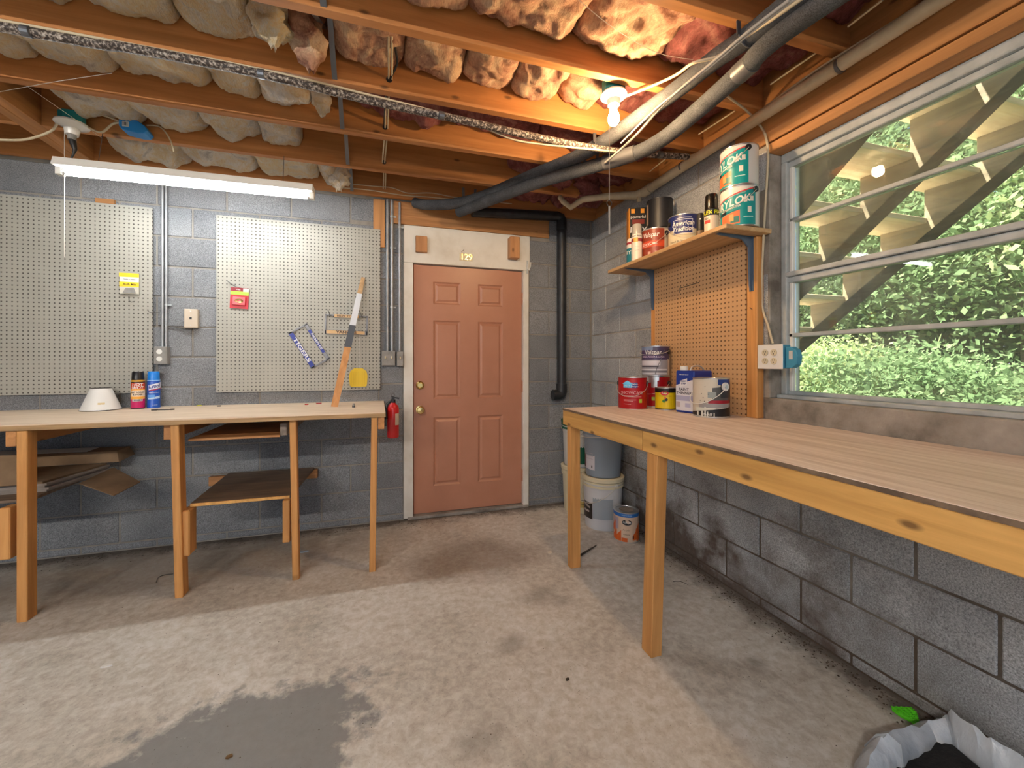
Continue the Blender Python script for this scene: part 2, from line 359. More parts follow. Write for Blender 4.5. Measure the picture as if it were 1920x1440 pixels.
def glass_mat():
    m = bpy.data.materials.new('dusty_glass'); m.use_nodes = True; n = m.node_tree; n.nodes.clear()
    o = N(n, 'OutputMaterial'); tr = N(n, 'BsdfTransparent'); tr.inputs[0].default_value = (.97, .98, .96, 1)
    gl = N(n, 'BsdfGlossy'); gl.inputs['Roughness'].default_value = .01
    df = N(n, 'BsdfDiffuse'); df.inputs[0].default_value = (.55, .52, .44, 1)
    tl = N(n, 'BsdfTranslucent'); tl.inputs[0].default_value = (.55, .53, .46, 1)
    dm = N(n, 'MixShader'); dm.inputs[0].default_value = .5; lk(n, df.outputs[0], dm.inputs[1]); lk(n, tl.outputs[0], dm.inputs[2])
    g = N(n, 'NewGeometry'); nz = noise_t(n, g.outputs['Position'], 5.5, 7, .65)
    dirt = ramp(n, nz, [(.30, (.09, .09, .09)), (.55, (.18, .18, .18)), (.75, (.33, .33, .33))])
    m1 = N(n, 'MixShader'); lk(n, dirt, m1.inputs[0]); lk(n, tr.outputs[0], m1.inputs[1]); lk(n, dm.outputs[0], m1.inputs[2])
    fr = N(n, 'Fresnel'); fr.inputs[0].default_value = 1.45
    m2 = N(n, 'MixShader'); lk(n, fr.outputs[0], m2.inputs[0]); lk(n, m1.outputs[0], m2.inputs[1]); lk(n, gl.outputs[0], m2.inputs[2])
    lk(n, m2.outputs[0], o.inputs[0]); return m
M['glass'] = glass_mat()

def leaf_mat(name, a, b_):
    m, n, b, o = nm(name); g = N(n, 'NewGeometry'); col = ramp(n, noise_t(n, g.outputs['Position'], 1.7, 4), [(.3, a), (.7, b_)])
    df = N(n, 'BsdfDiffuse'); tl = N(n, 'BsdfTranslucent'); lk(n, col, df.inputs[0]); lk(n, col, tl.inputs[0])
    ms = N(n, 'MixShader'); ms.inputs[0].default_value = .5; lk(n, df.outputs[0], ms.inputs[1]); lk(n, tl.outputs[0], ms.inputs[2]); lk(n, ms.outputs[0], o.inputs[0]); return m
M['leaf'] = leaf_mat('leaf_green', (.15, .25, .11), (.32, .43, .22))
M['leaf2'] = leaf_mat('leaf_light', (.32, .42, .18), (.58, .65, .34))
M['leaf3'] = leaf_mat('leaf_deep', (.10, .18, .10), (.20, .31, .17))
M['bark'] = mottled('bark', [(.3, (.05, .04, .03)), (.7, (.13, .10, .07))], 10, .95)
M['ground'] = mottled('leaf_litter_ground', [(.3, (.06, .09, .03)), (.7, (.16, .2, .07))], 2, .95)

# ================================================================ THE SETTING
CO = .2032                                    # one block course
ZJ = [.052 + CO * k for k in range(0, 13)]     # bed joints, floor to plate
XO, YO = -3.66173, -1.6666
X_LEFT, Y_REAR = -6.2, -6.8
ZT = 2.5                                       # underside of the joists

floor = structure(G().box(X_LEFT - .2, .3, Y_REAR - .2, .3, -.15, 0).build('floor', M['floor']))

# --- back wall: mortar body with one object for every block
DX0, DX1, DZ = -1.646, -.60, 2.31
g = G().box(X_LEFT, DX0, .005, .2, 0, 2.737).box(DX1, .2, .005, .2, 0, 2.737).box(DX0, DX1, .005, .2, DZ, 2.737).box(DX0, DX1, .075, .2, 0, DZ)
wall_back = structure(g.build('wall_back', M['mortar']))
def lay(rows, lo, hi, par0, org, holes, emit, gap=.0095):
    for k, (z0, z1) in enumerate(rows):
        par = (par0 + k) % 2
        n0 = math.floor((lo - org) / CO) - 2
        if (n0 % 2) != par: n0 += 1
        a = org + n0 * CO
        while a < hi:
            b_ = a + 2 * CO; s, e = max(a, lo), min(b_, hi); a = b_
            if e - s < .03: continue
            segs = [(s, e, z0, z1)]
            for hx0, hx1, hz0, hz1 in holes:
                nx = []
                for (p, q, zz0, zz1) in segs:
                    if q <= hx0 or p >= hx1 or zz1 <= hz0 or zz0 >= hz1: nx.append((p, q, zz0, zz1)); continue
                    if zz0 < hz0 - .02 and zz1 <= hz1 + .03: nx.append((p, q, zz0, hz0)); continue
                    if zz1 > hz1 + .02 and zz0 >= hz0 - .03: nx.append((p, q, hz1, zz1)); continue
                    if p < hx0: nx.append((p, hx0, zz0, zz1))
                    if q > hx1: nx.append((hx1, q, zz0, zz1))
                segs = nx
            for p, q, zz0, zz1 in segs:
                if q - p > .03 and zz1 - zz0 > .02: emit(p + gap / 2, q - gap / 2, zz0 + gap / 2, zz1 - gap / 2)
rows = [(0.004, ZJ[0])] + [(ZJ[i], ZJ[i + 1]) for i in range(12)]
rnd = random.Random(3)
def emit_back(p, q, z0, z1):
    j = rnd.uniform(-.0015, .0015)
    board('block', p, q, j, .03 + j, z0, z1, M['block_back'], wall_back, .004)
lay(rows, -4.9, -.002, 0, XO, [(DX0 - .002, DX1 + .002, -1, DZ)], emit_back)

# --- right wall: window opening y<-1.72, z 1.06..2.30
WY0, WY1, WZ0, WZ1 = -1.72, -3.55, 1.06, 2.257
g = G().box(.005, .2, WY0, .005, 0, ZT).box(.07, .2, Y_REAR, .2, ZT, 2.737).box(.005, .2, Y_REAR, WY1, 0, ZT).box(.005, .2, WY1, WY0, 0, .95).box(.005, .2, WY1, WY0, 2.47, ZT)
wall_right = structure(g.build('wall_right', M['mortar_right']))
def emit_right(p, q, z0, z1):
    j = rnd.uniform(-.0015, .0015)
    board('block', j, .03 + j, -q, -p, z0, z1, M['block_right'], wall_right, .004)
lay(rows, .002, 3.9, 0, -YO, [(-WY0, -WY1, .94, 2.6), (1.50, 1.75, 2.30, 2.6)], emit_right)
# rough concrete sill and jamb face of the opening
board('sill_slab', .0, .2, WY1, WY0 + .04, .945, WZ0, M['sill'], wall_right, .004)
board('jamb_face', .0, .2, WY0 - .002, WY0 + .05, WZ0, WZ1, M['sill'], wall_right, .003)
# timber header above the window
hdr = structure(link('trim_2', None)); hdr['label'] = 'orange timber header boards over the window'
board('header_plank', -.012, .12, WY1 - .2, -1.53, WZ1 + .052, 2.47, M['beam_y'], hdr, .003)
board('header_strip', -.006, .2, WY1, WY0, WZ1, WZ1 + .046, M['beam_y'], hdr, .003)

# --- the rest of the shell, behind and beside the camera
structure(G().box(X_LEFT - .2, X_LEFT, Y_REAR, .2, 0, ZT + .26).build('wall_left', M['block_back']))
g = G().box(X_LEFT, -5.5, Y_REAR - .2, Y_REAR, 0, ZT + .26).box(-.7, .2, Y_REAR - .2, Y_REAR, 0, ZT + .26).box(-5.5, -.7, Y_REAR - .2, Y_REAR, 2.25, ZT + .26)
structure(g.build('wall_rear', M['block_back']))                       # unseen opening added so sky light fills the room from behind

# --- ceiling: subfloor with joists, girder, blocking
ceiling = structure(G().box(X_LEFT, .2, Y_REAR, .2, 2.737, 2.80).build('ceiling', M['subfloor']))
JY = [-2.06 - .4 * k for k in range(11, 0, -1)] + [-2.06, -1.67, -1.285, -.885, -.475]
for y in JY:
    board('joist', -3.56, .02, y, y + .04, ZT, 2.737, M['joist'], ceiling, .002)
    board('joist', X_LEFT, -3.676, y, y + .04, ZT, 2.737, M['joist'], ceiling, .002)
board('rim_joist', X_LEFT, .02, -.055, -.015, ZT, 2.737, M['joist'], ceiling, .002)
board('girder_plank', -3.675, -3.619, Y_REAR, -.056, ZT, 2.737, M['beam_y'], ceiling, .003)
board('girder_plank', -3.617, -3.561, Y_REAR, -.056, ZT, 2.737, M['beam_y'], ceiling, .003)
board('rim_joist', .02, .06, Y_REAR, .0, ZT, 2.737, M['beam_y'], ceiling, .002)

# --- door_1: slab with six raised panels
door = structure(link('door_1', None, None, (-1.113, .02, .03)))
SX0, SX1, SZ0, SZ1 = -1.568, -.658, .03, 2.012
PAN = [(-1.412, -1.19, 1.705, 1.885), (-1.042, -.826, 1.705, 1.885), (-1.412, -1.19, .94, 1.573), (-1.042, -.826, .94, 1.573),
       (-1.412, -1.19, .24, .792), (-1.042, -.826, .24, .792)]
xs = [SX0, -1.412, -1.19, -1.042, -.826, SX1]; zs = [SZ0, .24, .792, .94, 1.573, 1.705, 1.885, SZ1]
g = G(); YD = .02
for i in range(5):
    for j in range(7):
        if i in (1, 3) and j in (1, 3, 5): continue
        g.add([(xs[i], YD, zs[j]), (xs[i + 1], YD, zs[j]), (xs[i + 1], YD, zs[j + 1]), (xs[i], YD, zs[j + 1])], [(0, 1, 2, 3)])
g.add([(SX0, YD, SZ0), (SX1, YD, SZ0), (SX1, YD + .044, SZ0), (SX0, YD + .044, SZ0), (SX0, YD, SZ1), (SX1, YD, SZ1), (SX1, YD + .044, SZ1), (SX0, YD + .044, SZ1)],
      [(0, 3, 2, 1), (4, 5, 6, 7), (1, 2, 6, 5), (3, 0, 4, 7), (2, 3, 7, 6)])
g.build('slab', M['door'], door, origin=tuple(door.location))
for (a, b_, c, d) in PAN:
    g = G(); rings = [(0, 0), (.012, .009), (.020, .010), (.036, .002), (.040, .002)]
    for k, (ins, dep) in enumerate(rings):
        g.v += [(a + ins, YD + dep, c + ins), (b_ - ins, YD + dep, c + ins), (b_ - ins, YD + dep, d - ins), (a + ins, YD + dep, d - ins)]
    for k in range(len(rings) - 1):
        for q in range(4): g.f.append((4 * k + q, 4 * k + (q + 1) % 4, 4 * k + 4 + (q + 1) % 4, 4 * k + 4 + q))
    k = len(rings) - 1; g.f.append((4 * k, 4 * k + 1, 4 * k + 2, 4 * k + 3))
    g.build('panel', M['door'], door, origin=((a + b_) / 2, YD, (c + d) / 2))
def knob(name, z, r):
    g = G(); g.lathe([(0, 0), (r * 1.05, 0), (r * 1.05, .006), (r * .45, .009), (r * .42, .028), (r * .9, .036), (r, .050), (r * .8, .060), (0, .063)], 24)
    o = g.build(name, M['brass'], door, (-1.518 - door.location.x, .0, z - door.location.z), (pi / 2, 0, 0), smooth=40); o['label'] = 'shiny brass ' + name.replace('_', ' ')
    return o
knob('door_knob', .858, .031)
g = G().lathe([(0, 0), (.033, 0), (.033, .012), (.026, .020), (.020, .022), (.018, .016), (0, .016)], 24)
o = g.build('deadbolt', M['brass'], door, (-1.518 - door.location.x, 0, 1.052 - door.location.z), (pi / 2, 0, 0), smooth=40); o['label'] = 'round brass deadbolt'
for z in (1.78, 1.03, .27): board('hinge', -.660, -.648, .004, .02, z - .05, z + .05, M['door'], door, .002)
board('threshold', SX0 - .05, SX1 + .05, -.02, .12, .0, .024, M['sill'], door, .004)

# --- trim_1: painted casing around the door
trim = structure(link('trim_1', None, None, (-1.113, 0, 0)))
board('casing_board', DX0, -1.574, -.016, .06, .012, 2.018, M['white_paint'], trim, .003)
board('casing_board', -.654, -.606, -.016, .06, .012, 2.018, M['white_paint'], trim, .003)
board('casing_board', DX0, -.596, -.016, .06, 2.0185, DZ, M['white_paint'], trim, .003)
# header timber above the casing and short board beside the pegboard
structure(board('trim_3', -1.75, -.418, -.018, .004, 2.312, 2.488, M['orange_x'], None, .003))
tag(board('furring_board', -1.873, -1.787, -.02, -.002, 2.118, 2.485, M['orange_z'], None, .003), 'short upright orange board behind the corner of the cream pegboard beside the conduits', 'board')

# --- window_1: galvanised frame with four rows of panes
win = structure(link('window_1', None, None, (.11, -2.6, 1.66)))
XW = .10
ZR = [1.062, 1.367, 1.650, 1.930, 2.256]
def bar(name, z0, z1, x0=XW - .012, x1=XW + .03, m=None): return board(name, x0, x1, WY1, WY0 - .004, z0, z1, m or M['galv'], win, .003)
bar('frame_head', 2.214, 2.256, XW - .03, XW + .04); bar('frame_head', 2.186, 2.214, XW - .012, XW + .03)
bar('frame_sill', WZ0, 1.078, XW - .06, XW + .04); bar('frame_sill', 1.078, 1.096)
bar('glazing_bar', 1.357, 1.376); bar('glazing_bar', 1.918, 1.936, m=M['cream_pipe'] if False else M['galv'])
bar('meeting_rail', 1.652, 1.674, XW - .03, XW + .02); bar('meeting_rail', 1.622, 1.650, XW - .016, XW + .03)
board('frame_jamb', XW - .03, XW + .04, WY0 - .03, WY0 - .003, 1.078, 2.214, M['galv'], win, .003)
board('frame_jamb', XW - .03, XW + .04, WY1, WY1 + .03, 1.078, 2.214, M['galv'], win, .003)
board('sash_stile', XW - .012, XW + .03, WY0 - .048, WY0 - .031, 1.096, 2.186, M['white'], win, .003)
for a, b_ in ((1.096, 1.357), (1.376, 1.622), (1.674, 1.918), (1.936, 2.186)):
    board('pane', XW + .006, XW + .010, WY1 + .03, WY0 - .048, a, b_, M['glass'], win, 0)

# ================================================================ LIGHT FITTINGS
def chain(g, p0, p1, n): return g.tube([p0, p1], .0016, 5)
# fluorescent shop light
fl = thing('fluorescent_light', 'white shop light with one lit fluorescent tube hung over the pegboards', 'light', (-2.84, -.52, 2.27))
fl.rotation_euler = (0, -.010, 0)
G().prism([(-.055, 0), (.055, 0), (.040, .045), (-.040, .045)], -.622, .622, 'x').build('housing', M['white'], fl, bevel=.002)
G().box(-.624, -.60, -.018, .018, -.036, .002).build('lamp_holder', M['white'], fl)
G().box(.60, .624, -.018, .018, -.036, .002).build('lamp_holder', M['white'], fl)
G().tube([(-.585, 0, -.018), (.585, 0, -.018)], .0165, 16).build('tube', M['tube'], fl, smooth=40)
for s in (-1, 1): G().tube([(s * .60, 0, -.018), (s * .585, 0, -.018)], .0168, 16).build('tube_cap', M['tin'], fl)
for x in (-.45, .45): chain(G(), (x, 0, .045), (x, .04, .23), 8).build('hanging_chain', M['wire_steel'], fl)

def lamp_box(par, y0, dx):
    poly = [(-.05, -.022), (-.05, .022), (-.022, .045), (.022, .045), (.05, .022), (.05, -.022), (.022, -.045), (-.022, -.045)]
    return G().prism([(p[0] * 1.05, p[1] * .75) for p in poly], .012, .07, 'z').build('junction_box', M['teal'], par, bevel=.002)
# pull-chain lampholder with the lit bulb
lp = thing('pull_chain_lamp', 'porcelain pull-chain lampholder with a glowing warm bulb on teal box', 'lamp', (-.787, -1.588, 2.47))
lamp_box(lp, 0, 0)
G().lathe([(0, .012), (.058, .012), (.060, .004), (.045, -.008), (.030, -.014), (.026, -.040), (0, -.040)], 32).build('lampholder', M['porcelain'], lp, smooth=40)
G().lathe([(.0, -.036), (.016, -.036), (.017, -.058), (.012, -.060)], 20).build('bulb_neck', M['white'], lp, smooth=40)
prof = [(.011, -.058), (.016, -.066), (.023, -.082), (.026, -.100), (.024, -.116), (.016, -.128), (0, -.133)]
G().lathe(prof, 24).build('bulb', M['bulb'], lp, smooth=60)
rz = onY(1147, 382, -1.60).z - 2.47; ez = onY(1147, 440, -1.60).z - 2.47
G().tube([(-.028, -.012, -.03), (-.031, -.013, -.06), (-.031, -.013, rz + .012)], .0017, 6).build('pull_chain', M['bare'], lp)
g = G(); g.tube([(-.031 + .013 * cos(a * pi / 8), -.013, rz + .013 * sin(a * pi / 8)) for a in range(17)], .0022, 6, False).build('pull_ring', M['wire_steel'], lp)
G().tube([(-.031, -.013, rz - .013), (-.031, -.013, ez)], .0045, 8).build('pull_handle', M['wire_grey'], lp)
# pull-chain lampholder over the fluorescent light
lp2 = thing('pull_chain_lamp', 'white pull-chain lampholder with a black plug adapter near the blue box', 'lamp', (-3.40, -.525, 2.495))
lamp_box(lp2, 0, 0)
G().lathe([(0, .012), (.068, .012), (.070, .004), (.045, -.008), (.034, -.016), (.026, -.05), (0, -.05)], 32).build('lampholder', M['porcelain'], lp2, smooth=40)
G().lathe([(0, -.048), (.018, -.048), (.018, -.075), (0, -.075)], 16).build('socket_adapter', M['greybox'], lp2)
G().tube([(0, 0, -.072), (.004, 0, -.09), (.012, 0, -.125), (.006, 0, -.150), (-.004, 0, -.175)], [.014, .015, .010, .005, .004], 10).build('plug', M['black'], lp2, smooth=40)
G().tube([(-.032, 0, -.02), (-.032, 0, -.70)], .0016, 6).build('pull_string', M['bare'], lp2)
# two unseen tube lights added behind the camera as soft fill
M['fill_tube'] = emitter('added_fill_tube', (1.0, .96, .90), 152.0)
for x, lab in ((-4.7, 'left'), (-2.9, 'right')):
    fill_light = thing('fluorescent_light', 'fill light added behind the viewer, %s one' % lab, 'light', (x, -4.5, 2.40))
    G().prism([(-.055, 0), (.055, 0), (.040, .045), (-.040, .045)], -.622, .622, 'x').build('housing', M['white'], fill_light, bevel=.002)
    for s_ in (-1, 1): G().box(s_ * .612 - .012, s_ * .612 + .012, -.018, .018, -.036, .002).build('lamp_holder', M['white'], fill_light)
    G().tube([(-.59, 0, -.018), (.59, 0, -.018)], .0165, 16).build('tube', M['fill_tube'], fill_light, smooth=40)
    for x2 in (-.45, .45): chain(G(), (x2, 0, .045), (x2, .0, .10), 8).build('hanging_chain', M['wire_steel'], fill_light)

# ================================================================ WORKBENCH ALONG THE BACK WALL
b1 = thing('workbench', 'long pale plywood workbench on thin orange legs under the two cream pegboards', 'workbench', (-3.2, -.4, 0))
board('bench_top', -4.75, -1.795, -.752, -.003, .916, .94, M['ply_x'], b1, .002)
board('front_edge', -4.75, -1.795, -.757, -.7525, .911, .934, M['ply_edge'], b1, .001)
def leg(name, x0, x1, y0, y1, z1, par, lean=(0, 0), m=None):
    g = G(); g.hexa([(x0 + lean[0], y0 + lean[1], 0), (x1 + lean[0], y0 + lean[1], 0), (x1 + lean[0], y1 + lean[1], 0), (x0 + lean[0], y1 + lean[1], 0)],
                    [(x0, y0, z1), (x1, y0, z1), (x1, y1, z1), (x0, y1, z1)])
    return g.build(name, m or M['leg'], par, origin=((x0 + x1) / 2, (y0 + y1) / 2, z1 / 2), bevel=.003)
leg('leg', -3.478, -3.438, -.752, -.690, .911, b1)
leg('leg', -2.876, -2.838, -.732, -.664, .911, b1, (.020, 0))
leg('leg', -2.318, -2.283, -.715, -.668, .911, b1, (.015, 0))
leg('leg', -1.876, -1.840, -.748, -.690, .911, b1, (-.012, 0))
for x0, x1, y0, z0 in ((-3.522, -3.482, -.745, .836), (-2.918, -2.881, -.700, .828), (-1.838, -1.802, -.74, .838)):
    board('bearer', x0, x1, y0, -.004, z0, .911, M['beam_y'], b1, .002)
board('tray_runner', -2.385, -2.349, -.62, -.004, .808, .878, M['greywood'], b1, .002)
board('tray_board', -2.84, -2.386, -.62, -.03, .800, .813, M['orange_x'], b1, .002)
board('shelf_block', -2.836, -2.796, -.715, -.625, .205, .449, M['leg'], b1, .006)
board('shelf_block', -2.356, -2.319, -.70, -.66, .212, .452, M['leg'], b1, .004)
board('shelf_block', -3.546, -3.506, -.745, -.68, .302, .548, M['leg'], b1, .004)
G().hexa([(-2.815, -.655, .452), (-2.325, -.66, .452), (-2.285, -.03, .452), (-2.83, -.03, .452)],
         [(-2.815, -.655, .468), (-2.325, -.66, .468), (-2.285, -.03, .468), (-2.83, -.03, .468)]).build('lower_shelf', M['oldply'], b1, origin=(-2.57, -.35, .46))
board('shelf_edge', -2.813, -2.327, -.665, -.6575, .452, .468, M['apron'], b1, .001)
board('wall_cleat', -2.945, -2.262, -.04, -.003, .39, .452, M['orange_x'], b1, .003)
G().hexa([(-4.7, -.70, .548), (-3.482, -.66, .548), (-3.482, -.20, .548), (-4.7, -.04, .548)], [(-4.7, -.70, .562), (-3.482, -.66, .562), (-3.482, -.20, .562), (-4.7, -.04, .562)]).build('lower_shelf', M['oldply'], b1, origin=(-4.0, -.35, .555))
# flattened cartons on the left-hand lower shelf
zc = .563
for k in range(5):
    dx = (k % 2) * .012 - .004 * k
    o = G().hexa([(-4.5, -.58, zc), (-3.49 + dx, -.55, zc), (-3.42 + dx, -.17, zc), (-4.5, -.14, zc)], [(-4.5, -.58, zc + .010), (-3.49 + dx, -.55, zc + .010), (-3.42 + dx, -.17, zc + .010), (-4.5, -.14, zc + .010)]).build(
        'flattened_carton', M['cardboard_grey'] if k < 4 else M['cardboard'], None, origin=(-4.0, -.36, zc))
    tag(o, 'flattened grey carton, %s in the stack under the bench' % ('bottom', 'second from bottom', 'middle', 'second from top', 'top')[k], 'cardboard', 'flattened cartons under the bench')
    zc += .0106
P = [onZ(148, 906, .585), onZ(213, 929, .56), onZ(263, 903, .57), onZ(213, 876, .60)]
g = G(); g.hexa([p - Vector((0, 0, .004)) for p in P], P)
tag(g.build('cardboard_flap', M['cardboard'], None, origin=tuple(P[0])), 'brown cardboard flap sticking out past the carton stack below the bench', 'cardboard')
t = thing('open_carton', 'open low carton with printed white lid flap under the bench left end', 'carton', (-3.8, -.1, zc))
G().hexa([(-4.45, -.15, zc), (-3.38, -.16, zc), (-3.36, -.03, zc + .02), (-4.45, -.03, zc + .02)], [(-4.45, -.13, zc + .075), (-3.40, -.14, zc + .065), (-3.38, -.05, zc + .075), (-4.45, -.05, zc + .085)]).build('box', M['cardboard'], t, origin=(-3.8, -.1, zc))
G().hexa([(-4.3, -.132, zc + .077), (-3.55, -.142, zc + .070), (-3.53, -.06, zc + .080), (-4.3, -.06, zc + .086)], [(-4.3, -.132, zc + .079), (-3.55, -.142, zc + .072), (-3.53, -.06, zc + .082), (-4.3, -.06, zc + .088)]).build('printed_label', M['paper'], t, origin=(-3.8, -.1, zc))
t2 = G().hexa([(-3.95, -.60, .618), (-3.56, -.60, .618), (-3.60, -.595, .618), (-3.95, -.595, .618)], [(-3.98, -.50, .76), (-3.60, -.50, .75), (-3.62, -.495, .75), (-3.98, -.495, .76)]).build('carton_panel', M['cardboard'], None, origin=(-3.8, -.6, .62))
tag(t2, 'brown carton panel standing on the stack behind the leftmost leg', 'cardboard')

# ================================================================ WORKBENCH UNDER THE WINDOW
b2 = thing('workbench', 'sturdy workbench with worn brown plywood top below the window', 'workbench', (-.4, -2.2, 0))
board('bench_top', -.755, -.003, -4.4, -.985, .943, .957, M['ply_y'], b2, .0015)
board('front_edge', -.7568, -.7552, -4.4, -.985, .9435, .9555, M['oldply'], b2, 0)
board('apron_board', -.756, -.718, -1.751, -.987, .857, .943, M['apron'], b2, .003)
board('apron_board', -.756, -.718, -4.39, -1.756, .857, .943, M['apron'], b2, .003)
board('end_rail', -.717, -.005, -1.03, -.99, .857, .943, M['orange_x'], b2, .003)
leg('leg', -.740, -.674, -1.055, -1.012, .857, b2, (.006, .005))
leg('leg', -.748, -.694, -1.842, -1.778, .857, b2, (.0, .038))
leg('leg', -.748, -.694, -3.6, -3.54, .857, b2)

# ================================================================ BACK WALL FIXINGS
def pegpanel(name, x0, x1, z0, z1, label, y=-.022):
    o = G().box(0, x1 - x0, -.003, .003, 0, z1 - z0).build(name, M['peg_cream'], None, (x0, y, z0)); return tag(o, label, 'pegboard')
pegpanel('pegboard', -4.50, -3.268, 1.034, 2.258, 'large cream pegboard left of the telephone jack, yellow packet hanging on it')
pegpanel('pegboard', -2.904, -1.822, 1.028, 2.25, 'cream pegboard by the door holding the number plate frames')
for x in (-3.6, -3.5): pass
tag(board('wood_block', -3.575, -3.475, -.024, -.002, 2.258, 2.290, M['orange_x'], None, .002), 'small orange wood scrap with nails atop the large left pegboard', 'wood block')
for x in (-4.2, -3.35, -2.85, -1.9): pass
def conduit(name, x, y, z0, z1, r, label, strapz=()):
    t = thing(name, label, 'conduit', (x, y, z0)); G().tube([(0, 0, 0), (0, 0, z1 - z0)], r, 12).build('pipe', M['conduit'], t, smooth=40)
    for z in strapz: G().tube([(0, 0, z - z0 - .006), (0, 0, z - z0 + .006)], r * 1.25, 12).box(.0, .03, .0, .018, z - z0 - .006, z - z0 + .006).build('clamp', M['galv'], t)
    return t
conduit('conduit', -3.216, -.016, 1.338, 2.42, .0075, 'thin grey conduit beside the left pegboard edge, left of the pair', ())
conduit('conduit', -3.196, -.016, 1.338, 2.42, .0075, 'thin grey conduit beside the left pegboard, right of the pair', (1.62,))
conduit('conduit', -1.769, -.018, 1.32, 2.49, .010, 'dull grey conduit nearest the second pegboard edge')
conduit('conduit', -1.735, -.020, 1.32, 2.49, .012, 'bright steel conduit rising from the double switch box', (2.36, 2.12, 1.66))
conduit('conduit', -1.678, -.032, 1.32, 2.47, .009, 'slim steel conduit rising from the single switch box beside door casing', (2.28,))
def plate(name, label, cat, x0, x1, z0, z1, dep, m):
    t = thing(name, label, cat, ((x0 + x1) / 2, -.002, z0)); board('box', x0, x1, -dep, -.002, z0, z1, m, t, .004); return t
t = plate('switch_box', 'grey metal double light switch box left of the door', 'switch', -1.812, -1.712, 1.21, 1.322, .05, M['greybox'])
for x in (-1.785, -1.74): board('toggle', x - .005, x + .005, -.064, -.05, 1.262, 1.282, M['ivory'], t, .002)
t = plate('switch_box', 'narrow grey metal single light switch box against the door casing', 'switch', -1.700, -1.650, 1.205, 1.318, .055, M['greybox'])
board('toggle', -1.680, -1.670, -.069, -.055, 1.26, 1.28, M['ivory'], t, .002)
t = plate('outlet_box', 'grey metal outlet box with white duplex socket beside the left pegboard', 'outlet', -3.252, -3.178, 1.222, 1.34, .05, M['greybox'])
for z in (1.305, 1.258):
    G().lathe([(0, 0), (.016, 0), (.016, .004), (0, .004)], 20).build('socket', M['white'], t, (-3.218 - t.location.x, -.049, z - t.location.z), (pi / 2, 0, 0))
    s = t.children[-1]
    for dx in (-.006, .006): board('slot', -3.218 + dx - .0012, -3.218 + dx + .0012, -.0545, -.0525, z + .001, z + .009, M['black'], t, 0)
t = plate('telephone_jack', 'beige telephone jack box on the wall between pegboards', 'jack', -3.089, -3.010, 1.467, 1.596, .035, M['beige'])
board('jack_socket', -3.056, -3.043, -.037, -.035, 1.525, 1.540, M['black'], t, 0)
for z in (1.485, 1.58): board('screw', -3.053, -3.047, -.037, -.035, z - .003, z + .003, M['steel'], t, 0)
tag(G().tube([(-3.24, -.012, 1.482), (-3.15, -.012, 1.474), (-3.09, -.012, 1.462), (-3.05, -.012, 1.463), (-3.045, -.02, 1.468)], .005, 8).build('telephone_cable', M['wire_steel']), 'dark cable running from the conduit to the beige telephone jack', 'cable')
# wood blocks and house number on the casing
tag(board('wood_block', -1.557, -1.468, -.054, -.0165, 2.098, 2.222, M['endpine'], None, .003), 'nailed orange wood block on the casing above the door, left one', 'wood block')
tag(board('wood_block', -.796, -.712, -.090, -.0165, 2.098, 2.275, M['endpine'], None, .004), 'taller orange wood block on the casing above the door, right one', 'wood block')

def text_mesh(txt, size, bold=0.0, shear=0.0, sx=1.0, align='CENTER'):
    cu = bpy.data.curves.new('lettering', 'FONT'); cu.body = txt; cu.size = size; cu.align_x = align; cu.align_y = 'CENTER'
    cu.offset = bold * size; cu.shear = shear; cu.resolution_u = 3
    ob = bpy.data.objects.new('lettering', cu); COL.objects.link(ob)
    me = bpy.data.meshes.new_from_object(ob.evaluated_get(bpy.context.evaluated_depsgraph_get()))
    bpy.data.objects.remove(ob); bpy.data.curves.remove(cu)
    for v in me.vertices: v.co.x *= sx
    return me
def flat_text(txt, size, mat, parent, loc, rot, bold=0, shear=0, sx=1.0):
    me = text_mesh(txt, size, bold, shear, sx); me.materials.clear(); me.materials.append(mat); return link('lettering', me, parent, loc, rot)
t = thing('house_number', 'shiny brass house number plate on the casing over the door', 'sign', (-1.15, -.018, 2.09))
board('plate', -1.206, -1.096, -.0185, -.0165, 2.060, 2.122, M['ivory'], t, .001)
flat_text('129', .068, M['brass'], t, (0, -.0022, .001), (pi / 2, 0, 0), .01)
tag(G().tube([(-1.19, -.017, 2.13), (-1.175, -.045, 2.143)], .0018, 6).build('nail', M['wire_steel']), 'bent nail above the brass number plate', 'nail')
t = thing('hook', 'white metal hook on the right edge of the door casing', 'hook', (-.62, -.018, 2.05))
G().tube([(0, 0, .04), (0, -.004, -.02), (.01, -.02, -.03), (.02, -.025, 0), (.022, -.025, .035)], .003, 6).build('wire', M['white'], t); G().box(-.006, .006, -.004, 0, -.06, .05).build('plate', M['galv'], t)

# black vent pipe
t = thing('vent_pipe', 'black pipe dropping down the wall right of the door with an elbow', 'pipe', (-.315, -.052, .95))
G().tube([(0, 0, .06), (0, 0, 1.50)], .040, 20).build('pipe', M['black_pipe'], t, smooth=40)
G().tube([(0, 0, 1.43), (0, 0, 1.51), (-.01, 0, 1.535), (-.04, 0, 1.545), (-.80, -.02, 1.495)], [.044, .044, .042, .040, .040], 18).build('cross_pipe', M['black_pipe'], t, smooth=40)
G().tube([(0, 0, .10), (0, 0, .03), (-.008, 0, .012), (-.028, 0, .004), (-.085, .0, .004)], [.046, .046, .045, .045, .045], 18).build('elbow', M['black_pipe'], t, smooth=40)

